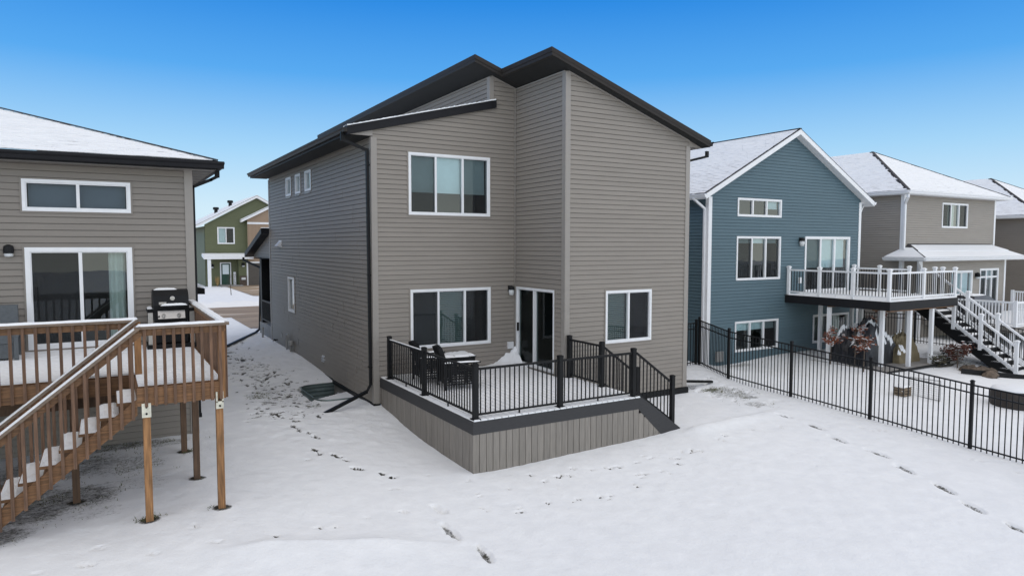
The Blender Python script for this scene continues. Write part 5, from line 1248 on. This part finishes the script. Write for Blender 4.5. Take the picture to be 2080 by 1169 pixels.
for xx in (-.165, .165):
    for yy in (-.135, .135): MB().box(cx+xx-.012, cx+xx+.012, cy+yy-.012, cy+yy+.012, z0-.03, z0+.23).build('corner_block', M['crate'], K)
for yy in (-.12, -.04, .04, .12): MB().box(cx-.21, cx+.21, cy+yy-.034, cy+yy+.034, z0+.232, z0+.25).build('lid_slat', M['crate'], K)
lumpy(MB(), cx-.2, cx+.2, cy-.15, cy+.15, z0+.251, .04, 8, 8, 3).build('snow', M['snow'], K)
wx, wy = 14.1, -5.15; z0 = gz(wx, wy); WP = thing('wire_panel', 'upright grey wire mesh panel in the snow right of the small crate', 'wire panel', (wx, wy, z0))
b = MB()
for (p, q) in (((wx+.25, wy+.42, z0), (wx+.1, wy-.5, z0)), ((wx+.25, wy+.42, z0+.5), (wx+.1, wy-.5, z0+.55)), ((wx+.25, wy+.42, z0), (wx+.25, wy+.42, z0+.5)), ((wx+.1, wy-.5, z0), (wx+.1, wy-.5, z0+.55))): b.tube([p, q], .012, 5)
b.build('panel_frame', M['wire'], WP); b = MB()
for k in range(1, 18): f = k/18; b.tube([(wx+.25-.15*f, wy+.42-.92*f, z0), (wx+.25-.15*f, wy+.42-.92*f, z0+.5+.05*f)], .0035, 3, cap=False)
for k in range(1, 9): f = k/9; b.tube([(wx+.25, wy+.42, z0+.5*f), (wx+.1, wy-.5, z0+.55*f)], .0035, 3, cap=False)
b.build('mesh', M['wire'], WP, kind='stuff')

# ================================================================== two hip-roofed houses further right
def hip_house(x0, x1, y0, y1, zg, ze, apex_z, m, name, label, detail):
    h = thing(name, label, 'house', ((x0+x1)/2, y0+5, zg)); f, fs_ = yface(y0), xface(x0)
    ops = [(27.55, 29.80, 4.945, 6.09)] if detail else []
    o = [[(x0, zg-.5), (x1, zg-.5), (x1, ze), (x0, ze)]]; wl_ = wall_shell(h, f, o, ops, m); siding(wl_, f, o, ops, zg, ze, .1016, m, stuff=True)
    o2 = [[(y0, zg-.5), (y1, zg-.5), (y1, ze), (y0, ze)]]; w2 = wall_shell(h, fs_, o2, [], m); siding(w2, fs_, o2, [], zg, ze, .1016, m, stuff=True); wall_shell(h, xback(x1), o2, [], m); wall_shell(h, yback(y1), o, [], m)
    ov = .46; X0, X1, Y0, Y1 = x0-ov, x1+ov, y0-ov, y1+ov; er = ze+.17; hf = (X1-X0)/2; ax = (X0+X1)/2
    A, Bq = (ax, Y0+hf, apex_z), (ax, Y1-hf*.6, apex_z)
    r = MB().add([(X0, Y0, er), (X1, Y0, er), (X1, Y1, er), (X0, Y1, er), A, Bq], [(0, 1, 4), (1, 2, 5, 4), (2, 3, 5), (3, 0, 4, 5)]).build('roof', M['shingle'], h)
    e = .005
    snow_slope(r, 'snow', (X0, Y0, er+e), (X1, Y0, er+e), (ax+.01, Y0+hf, apex_z+e), (ax-.01, Y0+hf, apex_z+e), M['roofsnow'], seed=21, rag=.12, inset=.03)
    snow_slope(r, 'snow', (X0, Y1, er+e), (X0, Y0, er+e), (ax, Y0+hf, apex_z+e), (ax, Y1-hf*.6, apex_z+e), M['roofsnow_thin'], seed=22, rag=.14, inset=.04)
    snow_slope(r, 'snow', (X1, Y0, er+e), (X1, Y1, er+e), (ax, Y1-hf*.6, apex_z+e), (ax, Y0+hf, apex_z+e), M['roofsnow'], seed=23)
    MB().bar((X0, Y0, er+.014), (ax, Y0+hf, apex_z+.014), .11, .02).build('hip_cap', M['shingle'], r); MB().bar((X1, Y0, er+.014), (ax, Y0+hf, apex_z+.014), .11, .02).build('hip_cap', M['shingle'], r)
    b = MB(); b.box(X0, X1, Y0, Y1, er-.17, er-.006); b.build('fascia', M['white'], r)
    gutter(h, (X0-.08, Y0-.003, er-.01), (X1+.08, Y0-.003, er-.01), M['white'], (0, -1, 0), h=.13); gutter(h, (X0-.003, Y0, er-.01), (X0-.003, Y1, er-.01), M['white'], (-1, 0, 0), h=.13)
    for (vx, vy) in ((ax+.9, Y0+hf-.1), (ax+1.45, Y0+hf+.1)):
        zz = apex_z-(apex_z-er)/hf*max(0, (Y0+hf-vy), abs(vx-ax)); b = MB(); b.lathe((vx, vy, zz-.05), [(.12, 0), (.12, .16), (.26, .16), (.26, .24), (.12, .30)], 12); b.build('roof_vent', M['black'], r)
    corner(h, x0, y0, zg, ze, 1, 1, M['white'], .12); corner(h, x1, y0, zg, ze, -1, 1, M['white'], .09)
    return h
TH = hip_house(24.5, 32.4, 1.4, 11.5, .05, 6.33, 8.90, M['tan'], 'tan_house', 'tan sided house with white trim and hip roof right of the blue house', True)
window(TH, yface(1.4), 27.55, 29.80, 4.945, 6.09, [(0, .33, 's'), (.33, .67, 'g'), (.67, 1, 's')], fw=.06, mull=.06, curtain=[(.36, .64)])
fl = yface(.68); opT = [(27.05, 28.95, 1.0, 3.0), (29.6, 31.35, 1.25, 3.06)]
o = [[(24.62, -.3), (32.0, -.3), (32.0, 3.48), (24.62, 3.48)]]; w_ = wall_shell(TH, fl, o, opT, M['tan']); siding(w_, fl, o, opT, .0, 3.48, .1016, M['tan'], stuff=True)
wall_shell(TH, xface(24.62), [[(.68, -.3), (1.4, -.3), (1.4, 3.48), (.68, 3.48)]], [], M['tan'])
corner(TH, 24.62, .68, .0, 3.48, 1, 1, M['white'], .12); corner(TH, 32.0, .68, .0, 3.48, -1, 1, M['white'], .1)
pr = MB().add([(23.95, .12, 3.62), (32.75, .12, 3.62), (32.0, 1.39, 4.22), (24.9, 1.39, 4.22), (23.95, 1.9, 3.62), (32.75, 1.9, 3.62)], [(0, 1, 2, 3), (0, 3, 4), (1, 5, 2)]).build('lower_roof', M['shingle'], TH)
snow_slope(pr, 'snow', (23.95, .12, 3.625), (32.75, .12, 3.625), (32.0, 1.27, 4.165), (24.9, 1.27, 4.165), M['snow'], seed=31, course=.6, lift=.03, rag=.04, inset=.02)
snow_slope(pr, 'snow', (23.95, 1.9, 3.625), (23.95, .12, 3.625), (24.86, 1.3, 4.17), (24.84, 1.32, 4.17), M['snow'], seed=32, course=.6, lift=.03, rag=.04, inset=.02)
MB().box(23.95, 32.75, .13, 1.38, 3.47, 3.61).build('fascia', M['white'], pr); MB().box(23.95, 24.45, 1.38, 1.9, 3.47, 3.61).build('fascia', M['white'], pr)
gutter(TH, (23.87, .12, 3.62), (32.85, .12, 3.62), M['white'], (0, -1, 0)); gutter(TH, (23.945, .12, 3.62), (23.945, 1.9, 3.62), M['white'], (-1, 0, 0))
downspout(TH, [(24.1, 1.0, 6.3), (24.1, 1.0, 6.2), (24.43, 1.30, 5.95), (24.43, 1.30, 4.0)], M['white'], .10, .08); downspout(TH, [(24.2, .5, 3.5), (24.2, .5, 3.38), (24.55, .62, 3.15), (24.55, .62, .2)], M['white'], .10, .08)
window(TH, fl, *opT[0], [(0, .5, 'g'), (.5, 1, 'g')], kind='sliding_door', fw=.09, mull=.08, blind=[(1.0,)]); wt = window(TH, fl, *opT[1], [(0, .33, 's'), (.33, .67, 'g'), (.67, 1, 's')], fw=.08, mull=.08, blind=[(.25,)])
MB(fl).box(29.66, 31.29, .0, .03, 2.62, 2.70).build('transom_bar', M['white'], wt); wall_lamp(TH, fl, 29.25, 2.75, 1.2, style='cap')
LH = hip_house(36.6, 44.5, 1.4, 11.5, .05, 5.58, 8.15, M['dusk'], 'taupe_house', 'darker taupe house at the right edge, partly behind the tan one', False)

# white railed deck of the tan house
TD = thing('low_deck', 'low deck with white railing and snow behind the tan house', 'deck', (28, -1.2, .4))
MB().box(24.9, 32.6, -2.9, .6, .72, .95).build('deck_floor', M['composite'], TD); lumpy(MB(), 24.9, 32.6, -2.9, .6, .951, .06, 30, 20, 3, .05).build('deck_snow', M['snow'], TD, kind='stuff')
pts = [(24.95, .5), (24.95, -1.2), (24.95, -2.85), (26.9, -2.85), (28.85, -2.85), (30.7, -2.85), (32.5, -2.85), (32.5, -1.0), (32.5, .5)]
for (x, y) in pts: post(TD, x, y, .95, 1.98, .11, M['white'], None, base=False)
for p, q in zip(pts[:-1], pts[1:]): rail_run(TD, (*p, .95), (*q, .95), .12, .95, 13, M['white'], rw=.085, rh=.06, bw=.035, snow=True)
for (x, y) in ((25.1, -2.7), (28.8, -2.7), (32.3, -2.7)): MB().box(x-.07, x+.07, y-.07, y+.07, gz(x, y)-.2, .72).build('support_post', M['offwhite'], TD)
cg = thing('covered_grill', 'dark covered grill with a sloping top and snow dusting on the low white railed deck', 'grill', (26.6, -.6, .98))
MB().add([(25.4, -1.2, .96), (27.6, -1.2, .96), (27.6, .1, .96), (25.4, .1, .96), (25.7, -1.0, 2.02), (26.9, -1.0, 2.02), (26.9, -.1, 2.02), (25.7, -.1, 2.02), (25.4, -1.2, 1.7), (27.6, -1.2, 1.55), (27.6, .1, 1.55), (25.4, .1, 1.7)], [(0, 1, 9, 8), (1, 2, 10, 9), (2, 3, 11, 10), (3, 0, 8, 11), (8, 9, 5, 4), (9, 10, 6, 5), (10, 11, 7, 6), (11, 8, 4, 7), (4, 5, 6, 7)]).build('cover', M['tarp'], cg)
lumpy(MB(), 25.75, 26.85, -.95, -.15, 2.021, .05, 10, 8, 2).build('snow', M['snow'], cg)

# ================================================================== green house across the street
GH = thing('green_house', 'green and tan house with snowy gable roof across the street', 'house', (6, 54, .5))
fg = yface(50.0); opg = [(3.17, 4.61, 4.24, 5.73)]
o = [[(2.15, .3), (5.62, .3), (5.62, 7.9), (2.15, 5.95)], [(5.62, .3), (11, .3), (11, 5.9), (6.51, 8.38), (5.62, 7.9)]]
w_ = wall_shell(GH, fg, o, opg, M['green']); siding(w_, fg, o, opg, .4, 8.4, .15, M['green'], stuff=True, seams=False)
wall_shell(GH, xface(2.15), [[(50, .3), (62, .3), (62, 5.8), (50, 5.8)]], [], M['green'])
siding(w_, xface(2.15), [[(50, .4), (62, .4), (62, 5.8), (50, 5.8)]], [], .4, 5.8, .15, M['green'], stuff=True, seams=False)
r = roof_slab(GH, [(1.25, 49.6, 5.78), (6.51, 49.6, 8.60), (6.51, 62, 8.60), (1.25, 62, 5.78)], .2, M['white'], M['offwhite']); MB().prism([(1.25, 49.6, 5.79), (6.51, 49.6, 8.61), (6.51, 62, 8.61), (1.25, 62, 5.79)], (0, 0, .05)).build('snow', M['snow'], r, kind='stuff')
r = roof_slab(GH, [(6.515, 49.6, 8.60), (11.8, 49.6, 5.78), (11.8, 62, 5.78), (6.515, 62, 8.60)], .2, M['white'], M['offwhite']); MB().prism([(6.515, 49.6, 8.61), (11.8, 49.6, 5.79), (11.8, 62, 5.79), (6.515, 62, 8.61)], (0, 0, .05)).build('snow', M['snow'], r, kind='stuff')
for vx, vy in ((3.9, 56), (5.2, 56)): b = MB(); zz = 5.8+(vx-1.25)*.536; b.lathe((vx, vy, zz-.1), [(.16, 0), (.16, .42), (.27, .42), (.27, .62), (.2, .66)], 12); b.build('roof_vent', M['black'], r)
# tan gabled bay with vertical boards
fb = yface(49.5); o = [[(5.62, .4), (10.6, .4), (10.6, 6.5), (8.1, 7.75), (5.62, 6.45)]]; opb = [(6.76, 8.3, 4.3, 5.74)]
w2 = wall_shell(GH, fb, o, opb, M['board']); b = MB(fb)
for k in range(17): a = 5.7+.3*k; b.box(a, a+.04, .004, .025, 2.9, min(6.45+(a-5.62)*.52, 6.3))
b.build('batten', M['board'], GH, kind='stuff'); b = MB(fb); b.box(5.62, 10.6, .005, .04, 6.02, 6.2); b.build('trim_band', M['white'], GH)
b = MB(); b.quad((5.62, 49.5, .4), (5.62, 50, .4), (5.62, 50, 6.45), (5.62, 49.5, 6.45)); b.build('return_wall', M['green'], GH)
r = roof_slab(GH, [(5.08, 49.2, 6.38), (8.1, 49.2, 7.95), (8.1, 56, 7.95), (5.08, 56, 6.38)], .2, M['white'], M['offwhite']); MB().prism([(5.08, 49.2, 6.39), (8.1, 49.2, 7.96), (8.1, 53.5, 7.96), (5.08, 53.5, 6.39)], (0, 0, .04)).build('snow', M['snow'], r, kind='stuff')
window(GH, fg, 3.17, 4.61, 4.24, 5.73, [(0, .5, 'g'), (.5, 1, 's')], fw=.09, mull=.07, blind=[(1.0, 0, .5)]); window(GH, fb, 6.76, 8.3, 4.3, 5.74, [(0, .5, 's'), (.5, 1, 'g')], fw=.09, mull=.07)
# porch, door, garage
pr = MB().prism([(1.85, 48.4, 3.12), (5.9, 48.4, 3.12), (5.9, 50, 3.36), (1.85, 50, 3.36)], (0, 0, -.2)).build('porch_roof', M['white'], GH); MB().prism([(1.85, 48.4, 3.13), (5.9, 48.4, 3.13), (5.9, 49.85, 3.35), (1.85, 49.85, 3.35)], (0, 0, .07)).build('snow', M['snow'], pr, kind='stuff')
MB().box(2.15, 2.42, 48.5, 48.75, .5, 2.95).build('porch_post', M['white'], GH)
b = MB(fg); b.box(3.32, 4.24, .03, .07, .62, 2.60); dr = b.build('door_frame', M['white'], GH); MB(fg).box(3.42, 4.14, .07, .10, .64, 2.5).build('front_door', M['doorgreen'], dr); MB(fg).box(3.52, 4.04, .10, .11, 1.55, 2.4).build('door_pane', M['blind'], dr)
fgar = yface(49.45); b = MB(fgar); b.box(5.47, 10.2, .0, .05, .5, 2.65); gd = b.build('garage_trim', M['white'], GH); MB(fgar).box(5.60, 10.0, .05, .08, .5, 2.52).build('garage_door', M['garage'], gd)
b = MB(fgar); b.box(4.8, 5.62, -.5, .02, .5, 3.1); b.build('garage_pier', M['green'], GH); b = MB(fgar); b.box(4.85, 5.46, .02, .12, .5, 1.4); b.build('stone_wainscot', M['stone'], GH); MB(fgar).box(5.0, 5.35, .12, .14, 1.05, 1.25).build('house_number_plate', M['lampglass'], GH)
wall_lamp(GH, fg, 2.66, 2.3, 1.6, 'cap'); wall_lamp(GH, fgar, 5.18, 2.4, 1.6, 'cap'); MB().box(3.2, 5.0, 48.3, 49.99, .4, .60).build('front_step', M['concrete'], GH)
sg = thing('porch_sign', 'tall pale leaning porch board with faint dark lettering beside the green front door', 'sign', (4.49, 49.8, .6)); MB().box(4.39, 4.60, 49.72, 49.76, .60, 1.74).build('board', M['offwhite'], sg); b = MB()
for k, ch in enumerate('HELLO'):
    z = 1.5-.19*k
    segs = {'H': [(-.05, -.06, -.05, .06), (.05, -.06, .05, .06), (-.05, 0, .05, 0)], 'E': [(-.05, -.06, -.05, .06), (-.05, .06, .05, .06), (-.05, 0, .03, 0), (-.05, -.06, .05, -.06)], 'L': [(-.05, -.06, -.05, .06), (-.05, -.06, .05, -.06)], 'O': [(-.05, -.06, -.05, .06), (.05, -.06, .05, .06), (-.05, .06, .05, .06), (-.05, -.06, .05, -.06)]}[ch]
    for x0, z0, x1, z1 in segs: b.bar((4.495+x0, 49.715, z+z0), (4.495+x1, 49.715, z+z1), .018, .01, (0, 1, 0))
b.build('lettering', M['black'], sg)
pl = thing('porch_grass', 'small golden ornamental grass on the porch of the green house', 'plant', (3.0, 49.4, .5)); b = MB(); rg = random.Random(2)
for k in range(120): a = rg.uniform(0, 6.28); l = rg.uniform(.05, .25); b.add([(3.0-.02, 49.4, .5), (3.02, 49.4, .5), (3.0+l*math.cos(a), 49.4+l*math.sin(a), .5+rg.uniform(.5, 1.0))], [(0, 1, 2)])
b.build('blade', mat('golden_grass', (.32, .22, .09), .9, .3), pl, kind='stuff')
b = MB(); b.tube([(2.4, 37.8, .5), (2.35, 37.8, 1.4), (2.3, 37.85, 2.1)], [.03, .02, .008], 6); rg = random.Random(3)
for k in range(7): z = 1.0+.15*k; a = rg.uniform(0, 6.28); b.tube([(2.36, 37.8, z), (2.36+.3*math.cos(a), 37.8+.3*math.sin(a), z+.35)], [.01, .004], 5)
bt = thing('bare_sapling', 'leafless thin sapling in the snowy front yard across the street', 'tree', (2.4, 37.8, .5)); b.build('trunk', M['bark'], bt)
